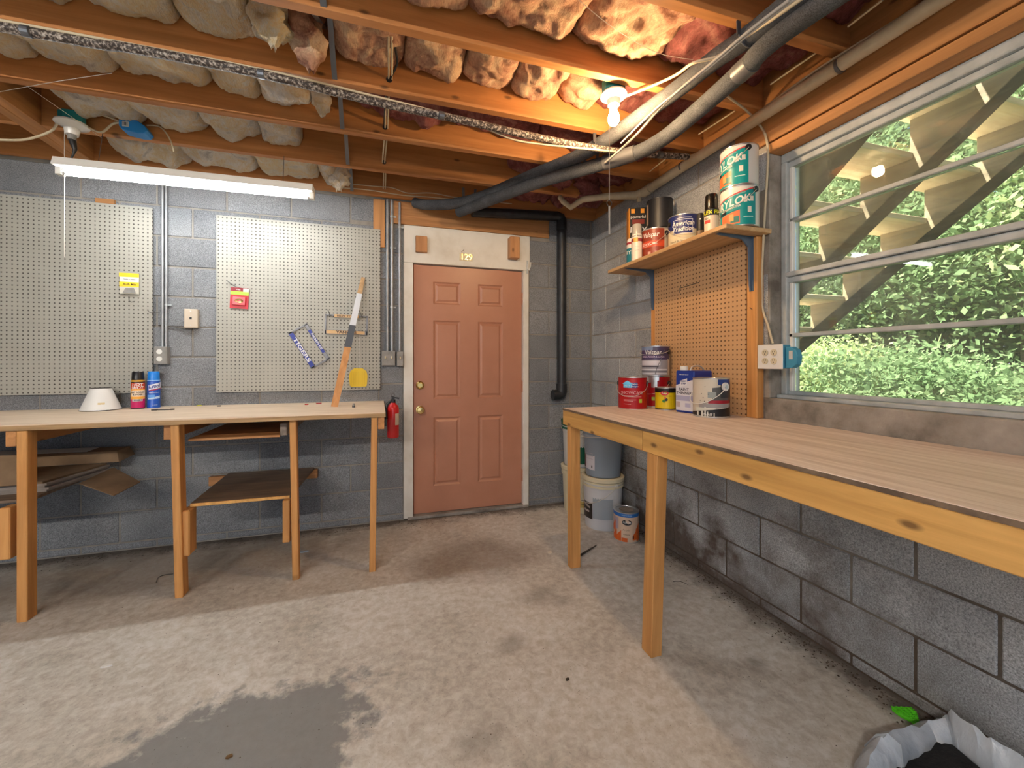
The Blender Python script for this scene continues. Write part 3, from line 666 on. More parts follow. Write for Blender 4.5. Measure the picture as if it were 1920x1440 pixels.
# fire extinguisher
t = thing('fire_extinguisher', 'red fire extinguisher hung on the end of the bench by the door', 'extinguisher', (-1.738, -.36, .69))
pb = onY(737, 820, -.36); t.location = (pb.x, -.36, pb.z)
h = onY(737, 757, -.36).z - pb.z
G().lathe([(0, 0), (.036, 0), (.040, .006), (.040, h - .035), (.034, h - .012), (.018, h + .002), (.014, h + .012), (0, h + .012)], 28).build('cylinder', M['red'], t, smooth=40)
G().lathe([(0, h + .008), (.017, h + .008), (.017, h + .030), (0, h + .030)], 14).box(-.010, .010, -.016, .012, h + .028, h + .044).build('valve', M['black'], t)
G().hexa([(-.012, -.008, h + .045), (.040, -.008, h + .030), (.040, .008, h + .030), (-.012, .008, h + .045)], [(-.012, -.008, h + .053), (.044, -.008, h + .040), (.044, .008, h + .040), (-.012, .008, h + .053)]).build('lever', M['black'], t)
G().tube([(.0 + .011 * cos(a * pi / 6), -.006, h + .062 + .011 * sin(a * pi / 6)) for a in range(13)], .002, 6, False).build('pin_ring', M['wire_steel'], t)
G().tube([(-.016, 0, h + .02), (-.040, -.005, h), (-.048, -.005, h * .75), (-.044, -.01, h * .55)], [.009, .010, .011, .013], 10).build('hose', M['black'], t, smooth=40)
G().box(-.056, -.043, -.012, .012, h * .35, h * .98).build('bracket', M['black'], t)
a0 = R(18)
g = G(); n = 8
for k in range(n + 1):
    a = a0 + k / n * R(62)
    for z in (h * .38, h * .72): g.v.append((.0408 * sin(a), -.0408 * cos(a), z))
for k in range(n): g.f.append((2 * k, 2 * k + 2, 2 * k + 3, 2 * k + 1))
g.build('label_patch', M['beige'], t)

# ================================================================ CEILING SERVICES
def smooth_pts(pts, k=6):
    pts = [Vector(p) for p in pts]; out_ = []
    for i in range(len(pts) - 1):
        p0, p1, p2, p3 = pts[max(i - 1, 0)], pts[i], pts[i + 1], pts[min(i + 2, len(pts) - 1)]
        for j in range(k):
            t = j / k; out_.append(.5 * ((2 * p1) + (p2 - p0) * t + (2 * p0 - 5 * p1 + 4 * p2 - p3) * t * t + (3 * p1 - p0 - 3 * p2 + p3) * t ** 3))
    return out_ + [pts[-1]]
def px(l): return [onZ(u, v, z) for u, v, z in l]
# foam-sleeved pipes
A = [Vector((-.46, -4.6, 2.452)), Vector((-.48, -2.9, 2.452))] + px([(1452, 30, 2.452), (1340, 112, 2.452), (1250, 182, 2.452), (1105, 282, 2.452), (1000, 328, 2.448), (905, 368, 2.435), (850, 382, 2.42)]) + [onY(800, 384, -.13), onY(778, 380, -.05)]
t = thing('sleeved_pipe', 'grey foam-sleeved pipe curving to the wall over the door, left of the pair', 'pipe', (-.6, -1.7, 2.45))
G().tube(smooth_pts(A), .038, 16).build('foam_sleeve', M['foam'], t, origin=tuple(t.location), smooth=50)
Bp = [Vector((-.36, -4.6, 2.40)), Vector((-.37, -2.9, 2.40))] + px([(1478, 52, 2.40), (1395, 130, 2.40), (1300, 214, 2.392), (1240, 262, 2.385), (1180, 292, 2.382), (1090, 318, 2.385), (1000, 345, 2.39), (920, 375, 2.38), (860, 398, 2.37)])
t2 = thing('sleeved_pipe', 'grey foam-sleeved pipe curving toward the door, right of the pair with taped bend', 'pipe', (-.4, -1.6, 2.39))
G().tube(smooth_pts(Bp), .038, 16).build('foam_sleeve', M['foam'], t2, origin=tuple(t2.location), smooth=50)
for par, a, b_ in ((t2, Bp[6] * .8 + Bp[5] * .2, Bp[6] * .5 + Bp[7] * .5), (t2, Bp[2] * .2 + Bp[3] * .8, Bp[3] * .9 + Bp[4] * .1)):
    G().tube([a, b_], .0405, 16).build('tape_band', M['tape'], par, origin=tuple(par.location), smooth=50)
def hanger(name, p, label, r=.042):
    t = thing(name, label, 'pipe strap', p)
    for s in (-1, 1): G().hexa([(s * r - .009, -.002, -.02), (s * r + .009, -.002, -.02), (s * r + .009, .002, -.02), (s * r - .009, .002, -.02)], [(s * r * 1.1 - .009, -.002, .075), (s * r * 1.1 + .009, -.002, .075), (s * r * 1.1 + .009, .002, .075), (s * r * 1.1 - .009, .002, .075)]).build('strap', M['strap'], t)
    G().tube([(r * cos(a), 0, -.015 + r * sin(a)) for a in [pi + k * pi / 8 for k in range(9)]], .003, 6).build('loop', M['strap'], t)
hanger('pipe_strap', onZ(1402, 60, 2.47), 'black metal strap holding the foam pipe nearest the viewer')
hanger('pipe_strap', onZ(1128, 262, 2.47), 'dark metal strap on the left foam pipe below the light bulb')
hanger('pipe_strap', onZ(1108, 308, 2.41), 'dark metal strap on the right foam pipe below the bulb chain', .040)
hanger('pipe_strap', onZ(880, 372, 2.46), 'dark metal strap where both foam pipes meet above the door')

# cream pipe along the window wall
Cp = [Vector((-.055, -5.5, 2.435)), Vector((-.055, -2.4, 2.435)), Vector((-.055, -1.5, 2.43)), Vector((-.056, -.84, 2.425)), Vector((-.085, -.77, 2.422)), onZ(1140, 368, 2.42), onZ(1092, 374, 2.41), onZ(1070, 389, 2.375), onZ(1056, 378, 2.42), onZ(1050, 370, 2.47)]
t = thing('drain_pipe', 'cream painted pipe running above the window and turning in at the corner', 'pipe', (-.055, -1.5, 2.43))
G().tube(Cp[:4], .029, 16).build('long_run', M['cream_pipe'], t, origin=tuple(t.location), smooth=50)
G().tube(Cp[3:], [.029, .030, .023, .022, .021, .019, .018], 14).build('offset_run', M['cream_pipe'], t, origin=tuple(t.location), smooth=50)
G().tube([(-.056, -.90, 2.425), (-.056, -.82, 2.425)], .034, 16).build('coupling', M['cream_pipe'], t, origin=tuple(t.location), smooth=50)
G().tube([(-.075, -.80, 2.40), (-.07, -.79, 2.37)], .016, 12).build('side_outlet', M['cream_pipe'], t, origin=tuple(t.location), smooth=50)
for y in (-1.20, -2.07): G().tube([(-.055, y - .006, 2.43), (-.055, y + .006, 2.43)], .031, 16).build('clip', M['strap'], t, origin=tuple(t.location), smooth=50)

# mottled iron pipe across the joists
Mp = [Vector((-6.0, -1.31, 2.472)), onZ(0, 50, 2.472), onZ(240, 90, 2.472), onZ(480, 137, 2.47), onZ(700, 190, 2.462), onZ(860, 224, 2.445), onZ(1000, 256, 2.415), onZ(1110, 277, 2.398), onZ(1200, 288, 2.43), onZ(1290, 294, 2.45)]
t = thing('iron_pipe', 'thin mottled black and white pipe strapped under the joists across the room', 'pipe', (-2.3, -1.3, 2.47))
G().tube(smooth_pts(Mp, 5), .0175, 14).build('pipe', M['rust_pipe'], t, origin=tuple(t.location), smooth=50)
for u, v in ((50, 59), (490, 139), (828, 217), (1072, 270), (1238, 290)):
    p = onZ(u, v, 2.466 if u < 800 else 2.43); G().tube([p + Vector((-.012, 0, 0)), p + Vector((.012, 0, 0))], .0195, 14).build('tape_band', M['strap'], t, origin=tuple(t.location))
def cable(pts, r, m, label, k=5, name='cable'):
    p = smooth_pts(pts, k); return tag(G().tube(p, r, 7).build(name, m, None, origin=tuple(p[0]), smooth=60), label, 'cable')
cable([Vector((-6, -1.27, 2.488)), onZ(0, 38, 2.488), onZ(480, 128, 2.488), onZ(700, 180, 2.485)] + px([(830, 213, 2.46), (905, 238, 2.43), (965, 262, 2.405), (1030, 272, 2.39), (1120, 281, 2.372), (1190, 288, 2.44), (1260, 296, 2.46), (1315, 284, 2.468), (1400, 226, 2.470), (1530, 132, 2.472), (1690, 32, 2.474)]), .0055, M['wire_cream'], 'cream cable running along the mottled pipe then beside the cream pipe')
cable([Vector((-.73, -1.588, 2.482))] + px([(1225, 160, 2.475), (1268, 140, 2.45), (1300, 118, 2.412), (1345, 106, 2.404), (1390, 74, 2.398), (1460, 28, 2.37), (1540, -30, 2.37)]), .006, M['wire_cream'], 'cream cable leaving the lit lampholder and crossing onto the foam pipes')
cable(px([(1135, 305, 2.36), (1190, 256, 2.352), (1250, 190, 2.348), (1335, 118, 2.348), (1400, 62, 2.346), (1480, 0, 2.345)]), .006, M['wire_grey'], 'grey cable lying under the right foam pipe, lower of two')
cable(px([(1165, 268, 2.356), (1230, 204, 2.350), (1300, 150, 2.346), (1348, 112, 2.344), (1412, 58, 2.343), (1495, -5, 2.343)]), .0045, M['wire_grey'], 'thin grey cable tied along the right foam pipe, upper of two')
cable(px([(1346, 168, 2.478), (1400, 208, 2.478)]) + [onX(1428, 240, -.02), onX(1437, 262, -.024), onX(1440, 300, -.022), onX(1433, 420, -.02), onX(1428, 560, -.012), onX(1440, 610, -.012), onX(1449, 644, -.018)], .0055, M['wire_cream'], 'cream cable dropping beside the window to the four-socket outlet')
cable([Vector((-4.1, -.50, 2.46)), onY(-40, 258, -.50), onY(0, 262, -.50), onY(50, 261, -.50), onY(95, 246, -.50), Vector((-3.46, -.525, 2.505))], .006, M['wire_cream'], 'cream cable entering from the left to the unlit lampholder')
cable([Vector((-3.335, -.525, 2.50)), onY(190, 248, -.53), onY(212, 232, -.53), onY(232, 230, -.52)], .0055, M['wire_cream'], 'cream cable joining the unlit lampholder to the blue box, lower loop')
cable([Vector((-3.36, -.51, 2.545)), onY(165, 213, -.515), onY(195, 217, -.515), onY(232, 231, -.515)], .0045, M['wire_cream'], 'cream cable joining the unlit lampholder to the blue box, upper loop')
cable([onY(275, 235, -.49), onY(300, 238, -.49), onY(318, 260, -.49), onY(326, 285, -.49)], .004, M['wire_cream'], 'short cream cable drooping right of the ceiling blue box')
for dx, lab in ((0, 'left'), (.014, 'right')):
    cable([(-1.80 + dx, -2.4, 2.60), (-1.80 + dx, -2.04, 2.565), (-1.80 + dx, -1.65, 2.60), (-1.79 + dx, -1.27, 2.556), (-1.80 + dx, -1.10, 2.575), (-1.80 + dx, -.87, 2.55), (-1.81 + dx, -.46, 2.55), (-1.80 + dx, -.25, 2.575), (-1.80 + dx, -.06, 2.55)], .0045, M['wire_cream'], 'cream cable threaded through holes in the joists, %s of the pair' % lab)
cable([(-1.772, -1.66, 2.62), (-1.768, -1.45, 2.60), (-1.755, -1.36, 2.585), (-1.785, -1.28, 2.555), (-1.80, -1.1, 2.57), (-1.805, -.88, 2.56)], .0055, M['black'], 'black cable threaded through joist holes beside the cream pair')
cable([onY(650, 344, -.058), onY(700, 349, -.058), onY(735, 352, -.058), onY(765, 362, -.058), onY(810, 362, -.058), onY(860, 371, -.058), onY(960, 382, -.058)], .004, M['wire_cream'], 'cream cable stapled along the rim joist over the door, upper one')
cable([onY(640, 352, -.058), onY(690, 356, -.058), onY(755, 366, -.058), onY(800, 369, -.058), onY(850, 374, -.058)], .004, M['wire_cream'], 'cream cable stapled along the rim joist over the door, lower one')
# holes drilled for the cables
for y in (-1.285, -.885, -.475):
    G().lathe([(0, 0), (.014, 0), (.014, .002), (0, .002)], 14).build('cable_hole', M['black'], ceiling, (-1.788 if y < -1 else -1.80, y - .0005, 2.553), (pi / 2, 0, 0))
# steel cross bridging between the joists
ys = [-2.46, -2.06, -1.67, -1.285, -.885, -.475, -.055]
for i in range(len(ys) - 1):
    ya, yb = ys[i] + .04, ys[i + 1]
    for k, (za, zb, xo) in enumerate(((2.725, 2.508, -2.035), (2.508, 2.725, -2.075))):
        G().hexa([(xo, ya, za - .002), (xo + .022, ya, za - .002), (xo + .022, yb, zb - .002), (xo, yb, zb - .002)], [(xo, ya, za), (xo + .022, ya, za), (xo + .022, yb, zb), (xo, yb, zb)]).build('bridging_strap', M['strap'], ceiling)
# blue junction box on the joist
t = thing('junction_box', 'bright blue plastic junction box fixed to the joist near the unlit lampholder', 'junction box', tuple(onY(255, 243, -.515)))
G().prism([(-.062, .03), (.02, .036), (.055, .012), (.068, -.012), (.055, -.030), (.02, -.034), (-.05, -.022), (-.062, -.005)], -.035, .038, 'y').build('box', M['bluebox'], t, bevel=.003)
G().box(-.045, -.015, -.0365, -.035, -.008, .020).build('barcode_sticker', M['paper'], t)
for k in range(4): G().box(-.042 + k * .006, -.0395 + k * .006, -.0372, -.0365, -.003, .016).build('barcode_line', M['black'], t)

# ---------------------------------------------------------------- insulation
def batt(x0, x1, y0, y1, zb, seed, m, label, rag=0.0, depth=.10):
    nx, ny = max(8, int((x1 - x0) / .010)), 28; g = G(); rr = random.Random(seed); off = Vector((seed * 3.1, seed * 1.7, seed * .9))
    for i in range(nx + 1):
        for j in range(ny + 1):
            a, b_ = i / nx, j / ny; x = x0 + (x1 - x0) * a; y = y0 + (y1 - y0) * b_
            e = min(a, 1 - a) * (x1 - x0); pil = min(1, e / .05) ** .5; ed = min(1, min(b_, 1 - b_) / .12) ** .5
            p = Vector((x, y, 0)) * 6 + off
            nz = noise.noise(p) * .030 + noise.noise(p * 2.7) * .018 - abs(noise.noise(p * 1.6 + Vector((3, 1, 0)))) * .030 + noise.noise(p * 7) * .009 + noise.noise(p * 16) * .005
            z = zb + (1 - pil) * .045 + (1 - ed) * .030 + nz - .012 * sin(a * pi)
            if rag: z -= rag * max(0, noise.noise(p * 1.3 + Vector((5, 5, 5)))) * 2
            g.v.append((x + noise.noise(p * 2 + Vector((9, 0, 0))) * .006, y, z))
    for i in range(nx):
        for j in range(ny):
            q = i * (ny + 1) + j; g.f.append((q, q + 1, q + ny + 2, q + ny + 1))
    # top lid closes the batt against the subfloor
    b0 = len(g.v)
    ring = [i * (ny + 1) for i in range(nx + 1)] + [nx * (ny + 1) + j for j in range(1, ny + 1)] + [i * (ny + 1) + ny for i in range(nx - 1, -1, -1)] + [j for j in range(ny - 1, 0, -1)]
    for r_ in ring: g.v.append((g.v[r_][0], g.v[r_][1], 2.736))
    L = len(ring)
    for k in range(L): g.f.append((ring[k], ring[(k + 1) % L], b0 + (k + 1) % L, b0 + k))
    g.f.append(tuple(b0 + k for k in range(L)))
    return tag(g.build('insulation_batt', m, None, origin=((x0 + x1) / 2, (y0 + y1) / 2, zb), smooth=70), label, 'insulation', 'insulation between the joists')
ORD = ['first', 'second', 'third', 'fourth', 'fifth', 'sixth', 'seventh', 'eighth', 'ninth', 'tenth', 'eleventh', 'twelfth']
BAY = {'E': (-.434, -.056, 'joist bay at door wall'), 'D': (-.844, -.476, 'second joist bay from door wall'), 'C': (-1.244, -.886, 'third joist bay from door wall'),
       'B': (-1.629, -1.286, 'fourth joist bay from door wall'), 'A': (-2.019, -1.671, 'fifth joist bay from door wall'), 'Z': (-2.419, -2.061, 'sixth joist bay from door wall')}
PLAN = {
 'Z': [(-3.55, -3.0, 'c'), (-3.0, -2.4, 'c'), (-2.4, -1.9, 't'), (-1.9, -1.4, 't'), (-1.4, -.9, 't'), (-.9, -.45, 'p'), (-.45, .0, 'p')],
 'A': [(-3.55, -3.1, 'c'), (-3.1, -2.62, 'c'), (-2.62, -2.1, 'c'), (-2.02, -1.5, 't'), (-1.5, -1.05, 't'), (-1.05, -.62, 't'), (-.62, -.3, 'p'), (-.3, .0, 'p')],
 'B': [(-3.55, -3.22, 'c'), (-3.22, -2.92, 'c'), (-2.92, -2.60, 'c'), (-2.60, -2.32, 'c'), (-2.02, -1.72, 't'), (-1.72, -1.45, 't'), (-1.45, -1.20, 't'), (-1.20, -.95, 't'), (-.95, -.72, 't'), (-.72, -.36, 'p'), (-.36, .0, 'p')],
 'C': [(-3.55, -3.30, 'c'), (-3.30, -3.0, 'c'), (-3.0, -2.62, 'c'), (-2.62, -2.40, 'c'), (-2.40, -2.16, 'g'), (-1.98, -1.45, 'p'), (-1.45, -.9, 'p'), (-.9, -.45, 'p'), (-.45, .0, 'p')],
 'D': [(-3.40, -3.08, 'g'), (-3.08, -2.78, 'g'), (-2.78, -2.50, 'g'), (-2.50, -2.28, 'g'), (-.95, -.62, 'p'), (-.62, -.3, 'p'), (-.3, .0, 'p')],
 'E': [(-3.42, -3.02, 'g'), (-3.02, -2.62, 'g'), (-2.62, -2.24, 'c'), (-2.24, -2.08, 'g'), (-.9, -.45, 'p'), (-.45, .0, 'p')]}
MI = {'c': ('ins_cream', 'yellowed cream'), 'g': ('ins_grey', 'ragged grey cream'), 't': ('ins_tan', 'tan'), 'p': ('ins_pink', 'dark pink')}
sd = 0
for bay, items in PLAN.items():
    y0, y1, bl = BAY[bay]
    for k, (x0, x1, c) in enumerate(items):
        sd += 1; zb = {'c': 2.600, 'g': 2.580, 't': 2.600, 'p': 2.625}[c]
        if bay == 'E': zb = 2.56 if c in 'gc' else 2.60
        batt(x0, x1 - .004, y0 + .002, y1 - .002, zb, sd, M[MI[c][0]], '%s insulation batt, %s from left, %s' % (MI[c][1], ORD[k], bl), .03 if c in 'gp' else .0)
def tuft(p, r, length, m, label, seed, lean=(0, 0)):
    g = G(); n, k = 18, 16
    for i in range(k + 1):
        t_ = i / k; rad = r * (1 - .25 * t_) * (1 if t_ < .8 else max(.22, (1 - t_) / .2))
        for j in range(n):
            a = 2 * pi * j / n; d = Vector((cos(a) * 1.1, sin(a) * .75, -t_ * 4)) * 1.6 + Vector((seed, 0, 0))
            q = rad * (1 + .55 * noise.noise(d) + .22 * noise.noise(d * 3.1))
            g.v.append((q * cos(a) + lean[0] * t_, .75 * q * sin(a) + lean[1] * t_, -length * t_ + .03 * noise.noise(d * 2) * t_))
    for i in range(k):
        for j in range(n): g.f.append((i * n + j, i * n + (j + 1) % n, (i + 1) * n + (j + 1) % n, (i + 1) * n + j))
    g.f.append(tuple(k * n + j for j in range(n))); g.f.append(tuple(range(n)))
    tag(g.build('insulation_tuft', m, None, tuple(p), smooth=60), label, 'insulation')
tuft((-2.255, -1.47, 2.72), .075, .235, M['ins_cream'], 'pale yellow torn insulation tuft hanging left of the steel bridging', 1.3, (.02, .03))
tuft((-2.135, -1.45, 2.72), .075, .27, M['ins_tan'], 'brown-pink torn insulation tuft hanging right beside the steel bridging', 5.1, (.03, .05))
tuft((-2.13, -1.03, 2.70), .055, .19, M['ins_grey'], 'small whitish insulation tuft hanging below the mottled pipe', 7.7, (.02, .05))
tuft((-2.10, -.27, 2.66), .085, .235, M['ins_grey'], 'shaggy insulation tuft hanging over the end of the fluorescent light', 3.9, (.0, .03))
tuft((-.70, -.66, 2.69), .12, .235, M['ins_pink'], 'ragged pink insulation clump drooping beside the cream pipe bend', 9.2, (.1, .02))
tuft((-.33, -.52, 2.64), .10, .20, M['ins_pink'], 'ragged pink insulation clump drooping in the corner above the shelf', 4.4, (.08, .05))

# insulation support rods between joists near the window
for i, (u0, v0, u1, v1) in enumerate(((1445, 158, 1535, 96), (1310, 252, 1378, 208), (1218, 322, 1250, 296), (1590, 50, 1655, 0))):
    a, b_ = onZ(u0, v0, 2.53), onZ(u1, v1, 2.53)
    tag(G().tube([a, b_], .004, 6).build('support_rod', M['wire_cream'], None, origin=tuple(a)), 'thin tan support rod under the pink insulation, %s from the door wall' % ('third', 'second', 'nearest', 'fourth')[i], 'rod', 'insulation support rods')

# ================================================================ CANS AND TINS
_pm = {}
def pc(r, g_, b_, rough=.4, metal=0):
    k = (r, g_, b_, rough, metal)
    if k not in _pm: _pm[k] = plain('print_%d_%d_%d' % (r, g_, b_), srgb(r, g_, b_), rough, metal)
    return _pm[k]
def patch(parent, name, r, a0, a1, z0, z1, m, lift=.0006, slope=0.0, n=None, z0b=None, z1b=None):
    n = n or max(2, int(abs(a1 - a0) / 7)); g = G()
    for k in range(n + 1):
        t_ = k / n; a = R(a0 + (a1 - a0) * t_)
        lo = z0 + ((z0b if z0b is not None else z0) - z0) * t_; hi = z1 + ((z1b if z1b is not None else z1) - z1) * t_
        for z in (lo, hi): g.v.append(((r + lift) * sin(a), -(r + lift) * cos(a), z))
    for k in range(n): g.f.append((2 * k, 2 * k + 2, 2 * k + 3, 2 * k + 1))
    return g.build(name, m, parent, smooth=60)
def bent(parent, txt, size, r, ang, z, m, bold=.0, shear=0.0, sx=1.0, lift=.0014, tilt=0.0):
    me = text_mesh(txt, size, bold, shear, sx); me.materials.clear(); me.materials.append(m); rr = r + lift; a0 = R(ang)
    for v in me.vertices:
        x, y = v.co.x, v.co.y; a = a0 + x / rr; v.co = (rr * sin(a), -rr * cos(a), z + y + x * tilt)
    return link('lettering', me, parent)
def disc(parent, name, r, ang, z, rad, m, lift=.0012, sx=1.0):
    g = G(); n = 20
    for k in range(n):
        a = R(ang) + sx * rad * cos(2 * pi * k / n) / r; g.v.append(((r + lift) * sin(a), -(r + lift) * cos(a), z + rad * sin(2 * pi * k / n)))
    g.f.append(tuple(range(n))); return g.build(name, m, parent)
def face_cam(p): return atan2(CX - p[0], -(CY - p[1]))
def ear(parent, r, ang, z, m, rad=.014, hub=None):
    a = R(ang); p = Vector((r * sin(a), -r * cos(a), z)); d = Vector((sin(a), -cos(a), 0))
    return G().tube([p - d * .001, p + d * .006], rad, 16).build('bail_ear', m, parent, smooth=40)
def bail(parent, r, a1, z, drop, m=None, wr=.0016, side=1):
    # wire handle hanging against the front of the can between the two ears
    pts = []
    for k in range(25):
        t_ = k / 24; a = R(a1 - 180 * t_ * 1.0) if side > 0 else R(a1 + 180 * t_)
        rr = r + .006 + .010 * sin(pi * t_); pts.append((rr * sin(a), -rr * cos(a), z - drop * sin(pi * t_)))
    return G().tube(pts, wr, 6).build('wire_handle', m or M['bare'], parent, smooth=60)
def can(name, label, pos, r, h, body, turn=0.0, rim=None, cat='paint can', group=None, lid=True, base=True):
    t = thing(name, label, cat, tuple(pos), face_cam(pos) + R(turn), group)
    G().lathe([(0, .004), (r - .003, .004), (r - .003, 0), (r, .001), (r, h - .004), (r - .002, h - .004), (r - .002, h - .006), (0, h - .006)], 40).build('body', body, t, smooth=40)
    if base: G().lathe([(r - .002, 0), (r + .0016, 0), (r + .0016, .005), (r - .002, .006)], 40).build('base_rim', rim or M['tin'], t, smooth=40)
    G().lathe([(r - .004, h - .006), (r + .0016, h - .006), (r + .0018, h - .001), (r - .001, h), (r - .012, h - .001), (r - .014, h - .007)], 40).build('top_rim', rim or M['tin'], t, smooth=40)
    if lid: G().lathe([(0, h - .005), (r - .018, h - .005), (r - .016, h - .002), (r - .012, h - .003)], 32).build('lid', M['tin'], t, smooth=40)
    return t

ZB = .9575      # bench top
# --- on the window bench
p = at(1186, 2.43, ZB); t = can('paint_can', 'red paint can with blue house logo, leftmost on the window bench', p, .083, .192, pc(170, 12, 22, .3))
def red_print(t, off):
    r = .083
    patch(t, 'logo_patch', r, off + 2, off + 24, .128, .158, pc(38, 60, 140)); bent(t, 'Fashion', .012, r, off + 13, .150, M['white'], .01); bent(t, 'Designer', .012, r, off + 13, .136, M['white'], .01)
    patch(t, 'logo_house', r, off - 34, off + 2, .128, .152, pc(90, 190, 235)); patch(t, 'logo_roof', r, off - 38, off - 16, .150, .152, pc(110, 200, 240), z0b=.150, z1b=.170); patch(t, 'logo_roof', r, off - 16, off + 2, .150, .170, pc(110, 200, 240), z0b=.150, z1b=.154)
    bent(t, 'HGTV', .013, r, off - 17, .140, M['white'], .01)
    bent(t, 'SHOWCASE', .024, r, off, .098, pc(225, 190, 190), .0, 0, 1.05)
    for k, (wd, z) in enumerate(((60, .080), (72, .074), (50, .056), (38, .049), (30, .030))): patch(t, 'print_line', r, off - 32, off - 32 + wd, z, z + .0025, pc(215, 160, 160))
    patch(t, 'badge', r, off + 30, off + 43, .040, .062, pc(170, 200, 60))
red_print(t, -4)
ear(t, .083, 78, .150, M['black']); ear(t, .083, -102, .150, M['black']); bail(t, .083, 78, .150, .072)
p = at(1230, 2.57, ZB); pr2 = p; t = can('paint_can', 'red paint can behind the first, with a striped can stacked on it', p, .083, .192, pc(150, 14, 24, .3))
patch(t, 'torn_label', .083, -60, 12, .135, .188, M['tin'], z0b=.165); patch(t, 'torn_label', .083, -20, 5, .12, .188, M['tin'])
patch(t, 'badge', .083, -18, -4, .040, .062, pc(160, 190, 70)); ear(t, .083, 62, .150, M['black']); ear(t, .083, -118, .150, M['black']); bail(t, .083, 62, .150, .07)
p = at(1229, 2.57, ZB + .1935); t = can('paint_can', 'purple and silver striped paint can stacked on the second red can', p, .083, .188, pc(150, 148, 155, .35))
patch(t, 'purple_band', .083, -80, 55, .100, .160, pc(70, 52, 92)); patch(t, 'sky_band', .083, -80, 55, .160, .184, pc(120, 135, 165)); patch(t, 'dark_wedge', .083, -10, 70, .14, .184, pc(62, 50, 80), z0b=.10, z1b=.184, lift=.0009)
bent(t, 'Valspar', .036, .083, -12, .146, M['white'], .01, .2); bent(t, 'PORCH, FLOOR & LATEX', .0135, .083, -14, .118, pc(235, 215, 240), .012)
patch(t, 'label_panel', .083, -78, 20, .066, .094, pc(205, 200, 208)); patch(t, 'label_line', .083, -74, 12, .054, .060, pc(60, 52, 66))
for z, c in ((.034, (205, 205, 212)), (.024, (120, 120, 130)), (.010, (195, 195, 202))): patch(t, 'stripe', .083, -80, 52, z, z + .009, pc(*c))
patch(t, 'side_label', .083, 58, 84, .006, .115, pc(205, 190, 172)); ear(t, .083, 66, .150, M['black'], .016); bail(t, .083, 66, .160, .03); G().tube([(.050, -.078, .16), (.035, -.090, .11), (.010, -.092, .055), (-.002, -.088, .01)], .0015, 6).build('label_string', M['wire_steel'], t)
p = at(1248, 2.37, ZB); t = can('paint_can', 'small yellow and black paint can with red oval logo', p, .058, .132, pc(225, 195, 20, .35), rim=M['tin'])
patch(t, 'black_band', .058, -90, 90, .102, .127, pc(22, 20, 16)); patch(t, 'black_base', .058, -90, 90, .004, .010, pc(30, 26, 14)); disc(t, 'logo_oval', .058, -6, .098, .013, pc(205, 30, 45), .0014, 1.7); bent(t, 'Krylon', .011, .058, -6, .098, M['white'], .01, 0, 1, .0022)
disc(t, 'print_dot', .058, 3, .062, .009, pc(25, 22, 20)); disc(t, 'print_dot', .058, -9, .054, .009, pc(60, 120, 40)); disc(t, 'print_dot', .058, -2, .073, .006, pc(215, 90, 50)); bent(t, 'COLORmaxx', .013, .058, -3, .083, pc(170, 150, 60), .0)
patch(t, 'seam', .058, 78, 84, .004, .128, M['tin'])
p = at(1301, 2.245, ZB)
t = thing('solvent_tin', 'blue and white rectangular tin of paint thinner with white cap', 'tin', tuple(p), face_cam(p) - R(35))
hw, hd, hh = .057, .08, .232
G().box(-hw, hw, -hd, hd, 0, hh).build('body', pc(20, 50, 140, .35), t, bevel=.006)
g = G(); g.add([(-hw + .003, -hd - .0006, .012), (hw - .001, -hd - .0006, .012), (hw - .001, -hd - .0006, .185), (-hw + .003, -hd - .0006, .150)], [(0, 1, 2, 3)]); g.build('front_label', pc(214, 214, 222), t)
g = G(); g.add([(hw + .0006, -hd + .001, .012), (hw + .0006, hd - .003, .012), (hw + .0006, hd - .003, .150), (hw + .0006, -hd + .001, .185)], [(0, 1, 2, 3)]); g.build('side_label', pc(210, 210, 220), t)
fr = (pi / 2, 0, 0)
flat_text('PAINT', .022, pc(40, 40, 60), t, (-.004, -hd - .0014, .128), fr, .02); flat_text('THINNER', .022, pc(40, 40, 60), t, (-.004, -hd - .0014, .108), fr, .02); flat_text('WM BARR & CO', .008, M['white'], t, (-.005, -hd - .0014, .210), fr, .01)
g = G(); g.add([(-.028, -hd - .001, .142), (.016, -hd - .001, .152), (.016, -hd - .001, .190), (-.028, -hd - .001, .176)], [(0, 1, 2, 3)]); g.build('logo_panel', pc(225, 225, 232), t)
flat_text('KLEAN', .012, pc(30, 50, 110), t, (-.006, -hd - .0018, .174), fr, .03); flat_text('STRIP', .012, pc(30, 50, 110), t, (-.006, -hd - .0018, .160), fr, .03)
G().box(-hw + .004, hw - .002, -hd - .0012, -hd - .0008, .066, .094).build('print_band', pc(165, 165, 195), t); G().box(-hw + .006, -.028, -hd - .0014, -hd - .0010, .03, .060).build('print_text_block', pc(180, 165, 160), t); G().box(.004, .036, -hd - .0014, -hd - .0010, .032, .054).build('print_symbol', pc(175, 175, 205), t)
G().lathe([(0, 0), (.020, 0), (.020, .020), (.018, .024), (0, .024)], 20).build('cap', M['white'], t, (-.025, -.05, hh), smooth=40)
G().tube(smooth_pts([(.0, -.03, hh), (.005, -.02, hh + .022), (.01, .03, hh + .026), (.012, .06, hh + .012), (.012, .07, hh)]), .0045, 8).build('carry_handle', M['bare'], t, smooth=60)
p = at(1333, 2.075, ZB); t = can('paint_can', 'paint-splattered white and black can, nearest to the outlet on the bench', p, .084, .199, pc(205, 198, 182, .5), rim=M['tin'])
r = .084
